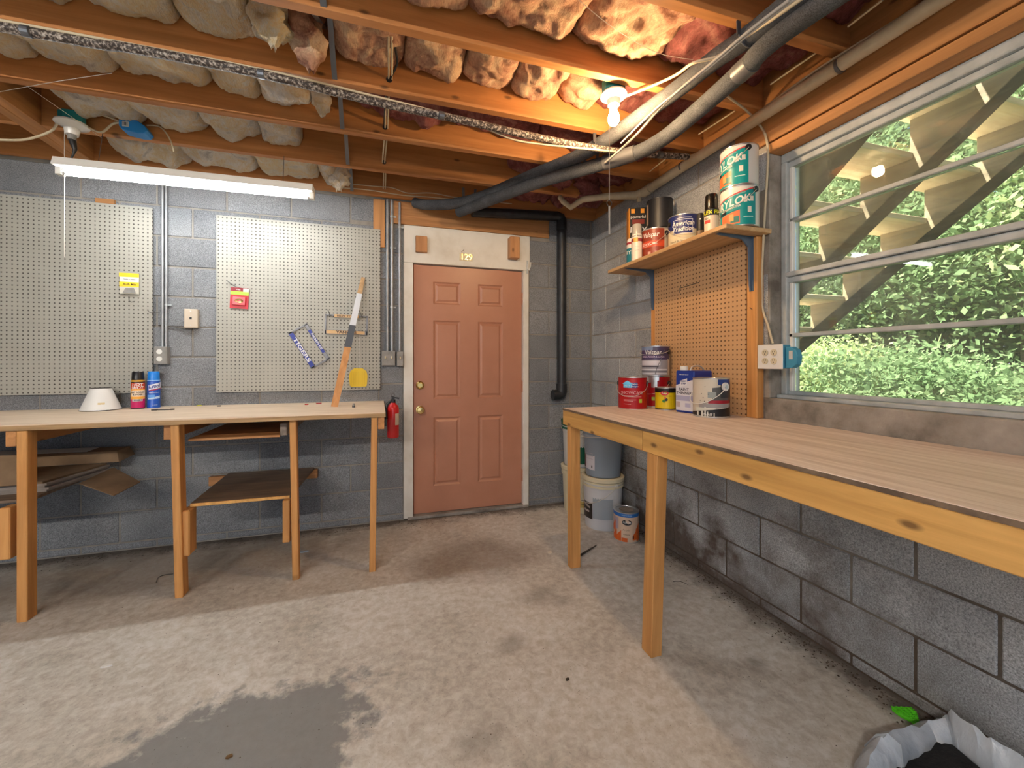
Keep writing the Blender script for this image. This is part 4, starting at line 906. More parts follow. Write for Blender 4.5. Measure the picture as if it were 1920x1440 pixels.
patch(t, 'blue_patch', r, 22, 90, .165, .192, pc(25, 55, 125)); patch(t, 'grey_print', r, 4, 90, .075, .150, pc(82, 84, 84), z1b=.165); patch(t, 'dark_patch', r, 30, 90, .10, .165, pc(50, 54, 58), lift=.001); patch(t, 'pale_photo', r, -10, 16, .100, .130, pc(150, 158, 155), lift=.0012)  # darker patch over the right half of the grey print
patch(t, 'red_band', r, -8, 90, .072, .088, pc(150, 20, 40), lift=.0013); patch(t, 'silver_band', r, -40, 90, .040, .072, pc(150, 150, 150), lift=.001, z0b=.058); patch(t, 'black_band', r, -86, 90, .008, .022, pc(24, 24, 27), lift=.0012, z1b=.058)
for a0_, z0_, w_, h_ in ((-30, .004, 7, .03), (-20, .004, 5, .05), (-12, .003, 4, .028), (8, .006, 3, .02), (-46, .01, 6, .02)): patch(t, 'paint_drip', r, a0_, a0_ + w_, z0_, z0_ + h_, pc(214, 212, 200), lift=.0022, n=2)
patch(t, 'white_splash', r, -55, 14, .030, .050, pc(212, 212, 198), lift=.0018, z0b=.044, z1b=.050)
for a_, z_ in ((-18, .155), (-30, .12), (-24, .10), (-8, .118), (-34, .085), (-20, .082)): disc(t, 'speck', r, a_, z_, .0022, pc(60, 60, 60), .0016)
bent(t, 'PAINT', .016, r, -10, .016, M['white'], .015, 0, 1, .0026); patch(t, 'seam', r, 80, 86, .004, .195, M['tin'], lift=.002)
e = ear(t, r, 47, .156, M['white'], .021); G().tube([(r * sin(R(47)) + .004 * sin(R(47)), -r * cos(R(47)) - .004 * cos(R(47)), .156), (r * sin(R(47)) + .011 * sin(R(47)), -r * cos(R(47)) - .011 * cos(R(47)), .156)], .009, 12).build('rivet', M['tin'], t)
ear(t, r, -133, .156, M['white'], .021); bail(t, r, 47, .150, .082, M['white'], .002)

# ================================================================ SHELF OVER THE WINDOW BENCH
ZS = 1.885
tag(board('shelf_board', -.282, -.002, -1.735, -.725, ZS - .022, ZS, M['shelf'], None, .003), 'pine shelf board crowded with paint cans above the brown pegboard', 'shelf')
def bracket(y, x0, label):
    t = thing('shelf_bracket', label, 'bracket', (x0, y, ZS - .024))
    G().prism([(0, 0), (-.205, 0), (-.205, -.006), (-.06, -.016), (-.022, -.05), (-.014, -.24), (-.010, -.265), (0, -.265)], -.004, .004, 'y').build('web', M['bracket'], t)
    G().box(-.215, 0, -.012, .012, -.002, 0).build('arm_flange', M['bracket'], t); G().box(-.002, 0, -.012, .012, -.27, 0).build('wall_flange', M['bracket'], t)
bracket(-1.662, -.0465, 'blue-grey steel shelf bracket at the window end'); bracket(-.912, -.0465, 'blue-grey steel shelf bracket at the far corner end')
pg = thing('pegboard', 'brown pegboard panel on pine posts behind the bench cans', 'pegboard', (-.02, -1.28, ZB))
G().box(0, .70, -.003, .003, 0, ZS - .024 - ZB).build('panel', M['peg_brown'], pg, (-.0235, .35, 0), (0, 0, -pi / 2))
board('post', -.046, -.001, -1.692, -1.633, ZB + .0005, ZS - .023, M['leg'], pg, .003); board('post', -.046, -.001, -.929, -.888, ZB + .0005, ZS - .023, M['leg'], pg, .003)
tag(G().tube([(-.048, -1.32, 1.70), (-.20, -1.34, 1.655), (-.205, -1.342, 1.63)], .0022, 6).build('peg_hook', M['wire_steel']), 'long empty wire peg hook on the brown pegboard', 'hook')
tag(G().tube([(-.047, -1.665, 1.50), (-.10, -1.70, 1.502)], .0016, 6).build('nail', M['wire_steel']), 'nail sticking out of the pine post beside the brown pegboard', 'nail')
# four-socket outlet
po = onX(1444, 669, -.055)
t = thing('outlet_box', 'white four-socket outlet with blue box on the post beside the window', 'outlet', (-.055, po.y, po.z))
G().box(-.004, .002, -.064, .064, -.058, .058).build('cover_plate', M['white'], t, bevel=.003)
G().box(.0025, .052, -.06, .03, -.055, .055).build('back_box', M['bluebox2'], t, bevel=.003)
G().prism([(-.065, .045), (-.09, .045), (-.112, .030), (-.120, .0), (-.115, -.035), (-.095, -.052), (-.065, -.052)], .012, .045, 'x').build('side_flange', M['bluebox2'], t, bevel=.002)
G().box(.010, .0115, -.100, -.083, -.012, .026).build('sticker', M['paper'], t)
for yy in (-.022, .022):
    for zz in (-.020, .020):
        s = G().lathe([(0, 0), (.0155, 0), (.0155, .003), (0, .003)], 18).build('socket', M['ivory'], t, (-.004, yy, zz), (0, -pi / 2, 0))
        for d in (-.005, .005): G().box(-.0075, -.0068, yy + d - .001, yy + d + .001, zz + .001, zz + .008).build('slot', M['black'], t)
        G().box(-.0075, -.0068, yy - .002, yy + .002, zz - .009, zz - .004).build('slot', M['black'], t)

# --- cans on the shelf
def drylok(t, off, r):
    teal = pc(10, 140, 140, .35)
    patch(t, 'teal_label', r, off - 62, off + 62, .006, .130, teal, z1b=.178); patch(t, 'red_stripe', r, off - 62, off + 62, .130, .137, pc(205, 60, 60), z0b=.178, z1b=.184)
    bent(t, 'DRYLOK', .050, r, off - 20, .116, M['white'], .02, .1, .95, .0016, .16); bent(t, 'WATERPROOFER', .0125, r, off - 18, .090, M['white'], .01, 0, 1, .0016, .16); bent(t, 'DOES MORE  LASTS LONGER', .006, r, off + 2, .152, M['white'], 0, 0, 1, .0016, .16)
    patch(t, 'photo_panel', r, off - 48, off + 12, .014, .062, pc(225, 110, 60), z1b=.078, lift=.0009); patch(t, 'photo_panel', r, off - 16, off + 10, .020, .050, pc(60, 120, 110), lift=.0012); patch(t, 'photo_panel', r, off - 20, off - 6, .03, .062, pc(240, 150, 90), lift=.0014)
    patch(t, 'dark_flash', r, off - 62, off - 30, .065, .075, pc(25, 40, 50), lift=.001, z0b=.07, z1b=.09)
    for a_, z_ in ((22, .112), (42, .115)): patch(t, 'icon', r, off + a_, off + a_ + 11, z_, z_ + .024, pc(222, 215, 200), lift=.0012)
    patch(t, 'icon', r, off + 34, off + 46, .062, .090, pc(222, 215, 200), lift=.0012); patch(t, 'print_line', r, off + 22, off + 52, .040, .044, pc(190, 220, 215), lift=.0012)
p = at(1386, 1.985, ZS + .0005); t = can('paint_can', 'teal and white waterproofer can standing on the shelf end, lower of two', p, .0835, .196, pc(212, 208, 200, .35))
drylok(t, -10, .0835); ear(t, .0835, 52, .172, M['black'], .014); ear(t, .0835, -128, .172, M['black'], .014); bail(t, .0835, 52, .170, .085)
p = at(1385.5, 1.985, ZS + .198); t = can('paint_can', 'teal and white waterproofer can stacked on top at the shelf end', p, .0825, .196, pc(205, 203, 198, .35))
drylok(t, -34, .0825); ear(t, .0825, 27, .172, M['black'], .014); ear(t, .0825, -153, .172, M['black'], .014); bail(t, .0825, 27, .170, .095)
p = at(1282, 2.34, ZS + .0005); t = can('paint_can', 'navy and cream paint can in the middle of the shelf', p, .083, .192, pc(205, 192, 160, .4))
r = .083; patch(t, 'navy_band', r, -90, 90, .105, .186, pc(28, 36, 92)); patch(t, 'name_panel', r, -40, 34, .078, .160, pc(200, 200, 210), lift=.0009); patch(t, 'name_panel_field', r, -38, 32, .081, .157, pc(34, 44, 105), lift=.0013)
bent(t, 'American', .036, r, -3, .136, M['white'], .012, .25, .9, .002); bent(t, 'Tradition', .036, r, -3, .104, M['white'], .012, .25, .9, .002); bent(t, 'Porch & Floor Enamel', .017, r, -5, .038, pc(90, 80, 70), .0, .25); patch(t, 'print_line', r, -26, 30, .166, .169, pc(190, 195, 215), lift=.0012)
ear(t, r, -62, .150, M['black']); ear(t, r, 96, .150, M['black']); bail(t, r, 96, .150, .085, M['wire_grey'])
p = at(1229, 2.575, ZS + .0005); t = can('paint_can', 'rust-red paint can under the black can on the shelf', p, .083, .192, pc(205, 190, 170, .4))
patch(t, 'rust_label', r, -92, 38, .012, .184, pc(140, 58, 38)); patch(t, 'orange_band', r, -92, 38, .072, .112, pc(198, 76, 44), lift=.0009); bent(t, 'Valspar', .040, r, -22, .148, M['white'], .014, .15, .9); bent(t, 'DuraCoat', .024, r, -26, .094, M['white'], .014)
patch(t, 'print_box', r, -2, 12, .022, .044, pc(215, 180, 165), lift=.001); patch(t, 'print_box', r, -32, -20, .022, .044, pc(205, 160, 145), lift=.001)
ear(t, r, 50, .158, M['black'], .015); ear(t, r, -130, .158, M['black'], .015); bail(t, r, 50, .158, .085)
p = at(1237, 2.565, ZS + .1935); t = can('paint_can', 'plain black can stacked on the rust-red can', p, .078, .185, pc(22, 22, 27, .5), rim=pc(20, 20, 24, .4), lid=True); patch(t, 'paper_strip', .078, -90, -58, .03, .16, pc(150, 130, 110))
def spray(name, label, pos, r, h, body, capm, caph, cat='spray can', turn=0):
    t = thing(name, label, cat, tuple(pos), face_cam(pos) + R(turn)); hb = h - caph
    G().lathe([(0, .003), (r - .003, .002), (r, 0), (r + .0008, .004), (r, .007), (r, hb - .012), (r - .003, hb - .004), (r - .008, hb)], 32).build('body', body, t, smooth=40)
    G().lathe([(r - .004, hb - .006), (r - .002, hb - .004), (r - .004, h - .006), (r - .008, h), (0, h)], 28).build('cap', capm, t, smooth=40); return t
p = at(1193, 2.76, ZS + .0005); t = thing('adhesive_tin', 'tall black and orange tin at the far end of the shelf', 'tin', tuple(p), face_cam(p) + R(12))
G().box(-.058, .058, -.04, .04, 0, .40).build('body', pc(200, 130, 50, .4), t, bevel=.006); G().box(-.050, .059, -.0412, .03, .17, .398).build('dark_wrap', pc(20, 18, 18), t)
G().box(-.03, .059, -.0416, .02, .02, .14).build('dark_panel', pc(20, 18, 18), t)
flat_text('MAX', .055, pc(200, 200, 205), t, (.004, -.0424, .245), fr, .02, .1, .95); flat_text('powerful', .028, pc(210, 205, 200), t, (.004, -.0424, .335), fr, .01); G().box(-.035, .045, -.0418, -.0414, .286, .318).build('red_bar', pc(120, 40, 30), t)
for x in (-.03, .032): G().box(x - .012, x + .012, -.0418, -.0414, .36, .39).build('flame_print', pc(225, 150, 50), t)
p = at(1186, 2.66, ZS + .0005); t = spray('spray_can', 'small teal and white can half hidden at the shelf far end', p, .038, .165, pc(215, 210, 205, .4), M['white'], .02); patch(t, 'teal_print', .038, -90, 90, .01, .10, pc(20, 110, 125)); patch(t, 'red_band', .038, -90, 90, .125, .14, pc(160, 50, 60)); bent(t, 'DRYLOK', .034, .038, -14, .07, M['white'], .02)
p = at(1194, 2.575, ZS + .0005); t = spray('spray_can', 'white spray can with clear grey cap at the shelf front', p, .033, .232, pc(215, 208, 196, .4), pc(165, 160, 152, .3), .06); patch(t, 'maroon_band', .033, -90, 90, .118, .138, pc(140, 55, 60)); patch(t, 'gold_patch', .033, -35, 12, .114, .142, pc(205, 160, 70), lift=.001); bent(t, 'SPRAY PAINT', .013, .033, -2, .152, pc(50, 45, 45), .01)
for z in (.085, .075, .06): patch(t, 'print_line', .033, -20, 28, z, z + .0018, pc(150, 140, 135))
p = at(1313, 2.20, ZS + .0005); t = spray('small_bottle', 'little dark bottle between the navy can and the black spray can', p, .021, .165, pc(105, 88, 70, .5), M['black'], .09, 'bottle'); disc(t, 'white_mark', .017, 0, .13, .004, M['white'])
p = at(1334, 2.04, ZS + .0005); t = spray('spray_can', 'black-capped spray can with yellow lettering beside the teal cans', p, .033, .200, pc(205, 192, 172, .4), pc(20, 19, 18, .2), .075); patch(t, 'black_wrap', .033, -90, 90, .088, .12, pc(22, 20, 18)); bent(t, 'FLEX FIX', .026, .033, -2, .103, pc(205, 205, 30), .02, 0, 1, .002); patch(t, 'red_print', .033, -60, -10, .05, .066, pc(190, 60, 50)); bent(t, 'SEAL', .014, .033, -40, .074, pc(60, 50, 50), .01)

# ================================================================ BUCKETS UNDER THE WINDOW BENCH
def bucket(name, label, pos, r, h, body, lidm, turn=0, lid=True):
    t = thing(name, label, 'bucket', tuple(pos), face_cam(pos) + R(turn)); rb = r * .88
    G().lathe([(0, .004), (rb, .0), (rb + .001, .006), (r * .985, h - .07), (r, h - .068), (r, h - .045), (r * .985, h - .043), (r * .985, h - .03)], 44).build('body', body, t, smooth=35)
    G().lathe([(r * .95, h - .075), (r + .006, h - .075), (r + .007, h - .060), (r * .99, h - .058), (r * .99, h - .050), (r + .006, h - .048), (r + .006, h - .036), (r * .98, h - .034)], 44).build('rib', lidm, t, smooth=35)
    G().lathe([(r * .98, h - .032), (r + .010, h - .030), (r + .012, h - .006), (r + .004, h), (r - .012, h), (r - .018, h - .010), (0, h - .010)], 44).build('lid', lidm, t, smooth=35)
    return t
def bucket_bail(t, r, a1, z, drop):
    ear(t, r, a1, z, M['white'], .012); ear(t, r, a1 - 180, z, M['white'], .012); bail(t, r + .004, a1, z, drop, M['bare'], .0022)
p1 = at(1130, 3.06, .0005); t = bucket('bucket', 'white bucket with cream lid and dark label on the floor under bench', p1, .147, .385, pc(196, 196, 198, .5), pc(210, 200, 170, .45))
r = .137; patch(t, 'dark_label', r, -78, -32, .075, .285, pc(34, 28, 27), lift=.002); patch(t, 'grey_label', r + .002, -30, 32, .085, .285, pc(150, 158, 165), lift=.002); patch(t, 'label_swirl', r + .001, -74, -40, .17, .19, pc(150, 140, 135), lift=.003, z0b=.15, z1b=.165); patch(t, 'label_swirl', r, -70, -44, .12, .135, pc(165, 155, 150), lift=.003); patch(t, 'barcode_strip', r + .002, 33, 36, .12, .26, pc(190, 190, 190), lift=.003)
bucket_bail(t, .147, 40, .335, .14)
p2 = Vector((p1.x + .002, p1.y, .386)); t = bucket('bucket', 'blue-grey bucket stacked on the white one under the bench', p2, .143, .37, pc(128, 140, 152, .45), pc(150, 160, 172, .45))
patch(t, 'white_label', .131, -66, -26, .055, .245, pc(198, 196, 202), lift=.003, z0b=.05, z1b=.24); patch(t, 'hazard_mark', .131, -38, -34, .065, .085, pc(40, 35, 35), lift=.0045); patch(t, 'maroon_label', .131, -85, -68, .06, .24, pc(90, 35, 40), lift=.003); bucket_bail(t, .143, 8, .31, .02)
for z in (.225, .205, .19, .17, .15, .13): patch(t, 'label_text', .131, -62, -32, z, z + .003, pc(165, 160, 170), lift=.0045)
p3 = at(1087, 3.40, .0005); t = bucket('bucket', 'cream bucket with blue band in the corner behind the bench leg', p3, .147, .375, pc(205, 195, 165, .5), pc(208, 198, 168, .45))
patch(t, 'blue_band', .134, -10, 85, .20, .222, pc(30, 60, 130), lift=.0035); patch(t, 'yellow_label', .132, -10, 85, .05, .19, pc(190, 165, 95), lift=.003); patch(t, 'pink_label', .138, 5, 70, .235, .29, pc(190, 165, 158), lift=.003)
for z in (.075, .11, .15): patch(t, 'label_bar', .132, 5, 80, z, z + .004, pc(70, 55, 45), lift=.005)
p4 = Vector((p3.x, p3.y, .376)); t = bucket('bucket', 'white bucket with green lid and green-bordered label stacked in the corner', p4, .145, .38, pc(200, 198, 192, .5), pc(15, 85, 60, .45))
patch(t, 'green_label', .133, 0, 88, .03, .25, pc(12, 90, 62), lift=.003); patch(t, 'tan_panel', .133, 22, 74, .05, .235, pc(170, 150, 115), lift=.0045); bucket_bail(t, .145, 96, .31, .05)
p = at(1174, 2.82, .0005); t = can('paint_can', 'orange striped paint can with blue rim on the floor beside buckets', p, .085, .205, pc(205, 175, 150, .5), rim=M['tin'])
r = .085; patch(t, 'blue_band', r, -90, 90, .175, .199, pc(30, 95, 165)); patch(t, 'lavender_patch', r, -70, -36, .085, .165, pc(165, 150, 160), lift=.0009)
for a_, z_ in ((-72, .01), (-48, .01), (-20, .008), (30, .02), (46, .06), (-80, .07), (52, .01)): patch(t, 'orange_stripe', r, a_, a_ + 26, z_, z_ + .03, pc(205, 92, 30), lift=.0012, z0b=z_ - .006 if z_ > .05 else z_, z1b=z_ + .075)
patch(t, 'cream_panel', r, -22, 24, .035, .11, pc(208, 178, 152), lift=.0016); disc(t, 'logo_oval', r, 4, .140, .019, pc(24, 20, 20), .0018, 1.75); bent(t, 'PORTER', .0155, r, 4, .140, M['white'], .008, 0, 1, .0028); bent(t, 'Acrylic', .018, r, 0, .09, pc(130, 110, 95), 0, .2, 1, .003); bent(t, 'INTERIOR', .010, r, 2, .058, pc(70, 55, 45), .01, 0, 1, .003); bent(t, 'PAINTS FINISH', .011, r, 3, .187, pc(150, 185, 215), .01)
G().lathe([(0, .198), (.073, .198), (.073, .2015), (0, .203)], 30).build('dirt_layer', M['greywood'], t); patch(t, 'drip', r, 30, 35, .03, .05, pc(30, 25, 22), lift=.003)

# ================================================================ THINGS ON AND OVER THE BACK BENCH
Z1 = .9405
p = onZ(253, 767, Z1) + Vector((0, .033, 0)); t = spray('spray_can', 'insect spray can with black cap and orange-magenta label', p, .034, .235, pc(30, 22, 25, .4), pc(24, 24, 26, .35), .05)
r = .034; patch(t, 'magenta_field', r, -90, 90, .006, .062, pc(190, 20, 95)); patch(t, 'orange_field', r, -90, 90, .062, .125, pc(240, 170, 60)); patch(t, 'flame_field', r, -90, 90, .125, .165, pc(205, 70, 25)); patch(t, 'gold_band', r, -90, 90, .172, .182, pc(225, 170, 50)); patch(t, 'white_field', r, -60, 80, .078, .118, pc(235, 215, 190), lift=.0009)
bent(t, 'HOT', .024, r, -6, .152, M['white'], .03, .15, 1.1, .0018); bent(t, 'SHOT', .024, r, -6, .133, M['white'], .03, .15, 1.0, .0018); bent(t, 'ANT ROACH', .013, r, -2, .104, pc(30, 20, 20), .02, 0, .95, .0018); bent(t, '& SPIDER', .013, r, -2, .090, pc(30, 20, 20), .02, 0, .95, .0018); patch(t, 'grey_panel', r, -50, 40, .048, .062, pc(190, 185, 185), lift=.001); bent(t, 'KILLER 7', .011, r, 0, .055, pc(40, 30, 40), .02, 0, 1, .0022)
p = onZ(283, 765, Z1) + Vector((0, .033, 0)); t = spray('spray_can', 'blue disinfectant spray can standing right of the insect spray', p, .034, .235, pc(30, 85, 180, .35), pc(25, 125, 215, .35), .056)
patch(t, 'logo_panel', r, -46, 80, .115, .148, pc(225, 230, 240), lift=.0008, z0b=.130, z1b=.166); bent(t, 'Lysol', .032, r, 6, .140, pc(25, 45, 130), .025, .2, .95, .002, .12); patch(t, 'red_swoosh', r, -46, 80, .108, .114, pc(180, 40, 70), lift=.001, z0b=.123, z1b=.129); patch(t, 'pale_swirl', r, -55, 60, .055, .062, pc(190, 215, 240), lift=.001, z0b=.06, z1b=.078); patch(t, 'pale_swirl', r, -60, 10, .062, .085, pc(90, 150, 220), lift=.001); patch(t, 'top_line', r, -70, 90, .176, .179, pc(190, 215, 240), lift=.001)
bent(t, 'DISINFECTANT', .008, r, 2, .098, M['white'], .01, 0, 1, .0016); bent(t, '12.5 OZ', .008, r, 10, .018, M['white'], .01, 0, 1, .0016)
# cut-off white lamp shade
pA, pB = onZ(156, 769, Z1), onZ(228, 767, Z1); c = (pA + pB) / 2; c.y = -.13
t = thing('lamp_shade', 'plain white cone-shaped lamp shade lying open on the bench', 'lamp shade', (c.x, -.135, Z1)); hw = (pB.x - pA.x) / 2; hz = .135
G().lathe([(hw * .98, 0), (hw, .002), (hw * .50, hz), (hw * .48, hz), (hw * .96, .004)], 36).build('shade', M['white'], t, smooth=50)
G().tube([(hw * .49 * cos(a * pi / 12), hw * .49 * sin(a * pi / 12), hz) for a in range(25)], .0022, 6, False).build('top_ring', M['wire_steel'], t); G().tube([(hw * .99 * cos(a * pi / 12), hw * .99 * sin(a * pi / 12), .0025) for a in range(25)], .0022, 6, False).build('bottom_ring', M['wire_steel'], t)
patch(t, 'yellow_stain', hw * .80, 18, 40, .02, .05, pc(215, 195, 150), lift=.006)
# wrench
pw = onZ(308, 769, Z1); t = thing('wrench', 'small rusty wrench lying on the bench right of the blue spray', 'wrench', (pw.x, pw.y, Z1))
G().box(-.035, .035, -.005, .005, 0, .006).build('shank', M['wire_steel'], t, bevel=.002); G().prism([(-.035, -.008), (-.048, -.014), (-.062, -.012), (-.052, -.004), (-.052, .004), (-.062, .012), (-.048, .014), (-.035, .008)], 0, .008, 'z').build('jaw', M['wire_steel'], t); G().lathe([(.005, 0), (.011, 0), (.011, .008), (.005, .008)], 14).build('ring_end', M['wire_steel'], t, (.042, 0, 0))
for u, v, m, lab, sz in ((374, 761, pc(210, 200, 20), 'tiny yellow scrap on the back bench', .014), (411, 762, M['black'], 'small dark nut on the back bench under the pegboard edge', .010), (575, 759, pc(170, 25, 25), 'small red plastic bit on the bench, left one', .012), (598, 757, pc(170, 25, 25), 'longer red plastic bit on the bench, right one', .018)):
    q = onZ(u, v, Z1); tag(G().prism([(-sz, -.004), (-sz * .4, -.007), (sz, -.003), (sz * .8, .005), (-sz * .6, .006)], 0, .006, 'z').build('scrap', m, None, tuple(q)), lab, 'scrap')
q = onZ(663, 764, Z1); t = thing('socket_bit', 'small grey metal socket standing on the bench near the stick', 'socket', tuple(q)); G().lathe([(0, 0), (.009, 0), (.009, .014), (.006, .018), (.006, .026), (0, .026)], 16).build('barrel', M['greybox'], t, smooth=40); G().lathe([(.0095, .004), (.0098, .006), (.0095, .008)], 16).build('knurl_band', M['black'], t)
# stick leaning on the pegboard
s0 = onZ(627, 763, Z1); s1 = onY(681, 520, -.034)
t = thing('paint_stick', 'long wooden stick dipped in white and grey paint leaning on the pegboard', 'stick', tuple(s0))
def stick(a, b_, m, name, w0=.019, w1=.016, th=.007):
    P0, P1 = s0.lerp(s1, a), s0.lerp(s1, b_); wv = Vector((1, 0, -.12)).normalized(); n_ = Vector((0, -1, -.3)).normalized() * th
    P0, P1 = P0 - s0, P1 - s0
    G().hexa([P0 - wv * w0, P0 + wv * w0, P0 + wv * w0 - n_, P0 - wv * w0 - n_], [P1 - wv * w1, P1 + wv * w1, P1 + wv * w1 - n_, P1 - wv * w1 - n_]).build(name, m, t)
stick(0, .43, M['orange_z'], 'lower_shaft', .022, .022); stick(.43, .60, pc(70, 74, 80, .6), 'grey_dip', .024, .021); stick(.60, .86, pc(205, 208, 212, .6), 'white_dip', .021, .019); stick(.86, 1.0, M['shelf'], 'upper_shaft', .018, .013)
# number-plate frames
def ring_frame(name, label, c, wd, ht, rot, th, m, y=-.030):
    t = thing(name, label, 'plate frame', (c[0], y, c[1])); t.rotation_euler = (0, rot, 0)
    return t
c = ((-2.458 - 2.181) / 2, (1.455 + 1.249) / 2)
t = ring_frame('plate_frame', 'chrome number plate frame with blue lettered bars hung at a slant', (-2.318, 1.353), .3, .15, R(59), .02, None)
L2, H2 = .150, .073
G().box(-L2, L2, -.005, .003, H2 - .024, H2).build('top_bar', M['chrome'], t, bevel=.002); G().box(-L2, L2, -.005, .003, -H2, -H2 + .034).build('bottom_bar', M['chrome'], t, bevel=.002)
G().box(-L2, -L2 + .010, -.005, .003, -H2, H2).build('side_bar', M['chrome'], t); G().box(L2 - .010, L2, -.005, .003, -H2, H2).build('side_bar', M['chrome'], t)
blue = pc(25, 45, 140)
G().box(-L2 + .012, L2 - .012, -.0062, -.005, -H2 + .003, -H2 + .031).build('bottom_inlay', blue, t); G().box(-.10, .09, -.0062, -.005, H2 - .022, H2 - .002).build('top_inlay', blue, t)
flat_text('TIGERS', .036, pc(215, 215, 220), t, (0, -.0072, -H2 + .017), fr, .03, 0, 1.75); flat_text('MEMPHIS', .022, pc(215, 215, 220), t, (-.005, -.0072, H2 - .012), fr, .02, 0, 1.55)
t = ring_frame('plate_frame', 'chrome number plate frame with tan lettered bars behind the stick', (-2.063, 1.515), .3, .15, R(1), .02, None)
G().box(-L2, L2, -.005, .003, H2 - .012, H2).build('top_bar', M['chrome'], t, bevel=.002); G().box(-L2, L2, -.005, .003, -H2, -H2 + .030).build('bottom_bar', M['chrome'], t, bevel=.002)
G().box(-L2, -L2 + .010, -.005, .003, -H2, H2).build('side_bar', M['chrome'], t); G().box(L2 - .010, L2, -.005, .003, -H2, H2).build('side_bar', M['chrome'], t)
tan_ = pc(205, 165, 110)
G().box(-L2 + .012, L2 - .020, -.0062, -.005, -H2 + .004, -H2 + .028).build('bottom_inlay', tan_, t); G().box(-.085, .085, -.0062, -.004, H2 - .020, H2 + .002).build('top_inlay', tan_, t)
flat_text('YANKEES', .026, pc(60, 40, 25), t, (0, -.0072, -H2 + .016), fr, .03, 0, 1.3); flat_text('NEW YORK', .020, pc(60, 40, 25), t, (0, -.0072, H2 - .009), fr, .02, 0, 1.3)
for x, lab in ((-2.175, 'left'), (-1.955, 'right')):
    tag(G().tube(smooth_pts([(x - .02, -.026, 1.625), (x - .008, -.034, 1.60), (x, -.06, 1.575), (x + .01, -.065, 1.578)], 4), .0028, 6).build('peg_hook', M['wire_steel']), 'steel peg hook carrying the tan plate frame, %s of the two' % lab, 'hook')
# fly swatter
q = onY(672, 705, -.030); t = thing('fly_swatter', 'yellow plastic fly swatter hanging by its wire at the pegboard corner', 'fly swatter', (q.x, -.031, q.z))
poly = [(-.060, -.072), (-.050, -.080), (.050, -.080), (.060, -.072), (.066, .0), (.058, .035), (.030, .058), (-.030, .058), (-.058, .035), (-.066, .0)]
G().prism(poly, -.0015, .0015, 'y').build('paddle', pc(225, 190, 35, .5), t)
for k in range(7): G().box(-.050 + k * .0155, -.049 + k * .0155, -.0028, -.0014, -.07, .03).build('rib', pc(190, 155, 25, .5), t)
G().tube([(.008, 0, .05), (.008, 0, .35), (.003, .0, .40)], .0016, 6).build('wire_handle', M['bare'], t)
# red blister pack and yellow packet on hooks
q = onY(449, 559, -.034); t = thing('blister_pack', 'red blister card with a coil of wire on a pegboard hook', 'packet', (q.x, -.034, q.z)); t.rotation_euler = (0, R(3), 0)
G().box(-.056, .056, -.0012, .0012, -.072, .072).build('card', pc(185, 18, 40), t); G().box(-.056, .056, -.0022, -.0013, .022, .046).build('green_band', pc(165, 205, 60), t); G().box(.02, .056, -.0022, -.0013, .046, .070).build('white_corner', M['paper'], t); G().box(-.056, .02, -.0020, -.0013, .048, .072).build('dark_header', pc(140, 20, 40), t)
G().box(-.042, .042, -.010, -.0013, -.052, .012).build('blister', pc(195, 25, 45, .2), t, bevel=.004); flat_text('WIRE', .012, M['white'], t, (-.01, -.0028, .058), fr, .01)
for k in range(4): G().tube([((.026 - k * .004) * cos(a * pi / 8) * 1.0, -.0115, -.02 + (.014 - k * .002) * sin(a * pi / 8) * (1 if cos(a * pi / 8) > -.2 else .8)) for a in range(17)], .0016, 5, False).build('wire_coil', M['brass'], t)
tag(G().tube(smooth_pts([(-2.835, -.026, 1.80), (-2.825, -.034, 1.79), (-2.79, -.05, 1.765), (-2.762, -.06, 1.752)], 4), .003, 6).build('peg_hook', M['steel']), 'steel peg hook holding the red blister card', 'hook')
q = onY(244, 532, -.032); t = thing('seed_packet', 'yellow and white plastic packet hanging on the left pegboard', 'packet', (q.x, -.034, q.z))
G().hexa([(-.050, -.006, -.068), (.048, -.006, -.068), (.048, .003, -.068), (-.050, .003, -.068)], [(-.056, -.002, .068), (.050, -.002, .068), (.050, .001, .068), (-.056, .001, .068)]).build('pouch', pc(195, 190, 175, .3), t)
G().box(-.056, .050, -.0045, -.003, .042, .068).build('yellow_header', pc(240, 205, 20), t); G().box(-.054, .050, -.0052, -.0035, -.022, .010).build('yellow_band', pc(240, 205, 20), t); flat_text('TREES & SEEDS', .010, pc(60, 60, 60), t, (0, -.0066, .026), fr, .0); G().box(-.053, .050, -.0050, -.0035, .010, .042).build('white_band', M['white'], t); flat_text('Bulb Mix', .020, pc(70, 60, 20), t, (0, -.0068, -.006), fr, .01, .2)
G().hexa([(-.034, -.012, -.062), (.034, -.012, -.062), (.034, -.006, -.062), (-.034, -.006, -.062)], [(-.02, -.008, -.03), (.024, -.008, -.028), (.024, -.004, -.028), (-.02, -.004, -.03)]).build('contents', M['greybox'], t)
tag(G().tube([(-3.395, -.027, 1.665), (-3.385, -.045, 1.635), (-3.37, -.05, 1.625), (-3.352, -.05, 1.632)], .0022, 6).build('peg_hook', M['wire_steel']), 'empty wire hook just below the yellow packet', 'hook')
tag(G().tube([(-3.29, -.028, 1.575), (-3.27, -.05, 1.562), (-3.22, -.04, 1.565)], .0022, 6).build('peg_hook', M['wire_steel']), 'bent wire hook at the right edge of the left pegboard', 'hook')

# ================================================================ FLOOR THINGS
def onf(u, v): return onZ(u, v, 0)
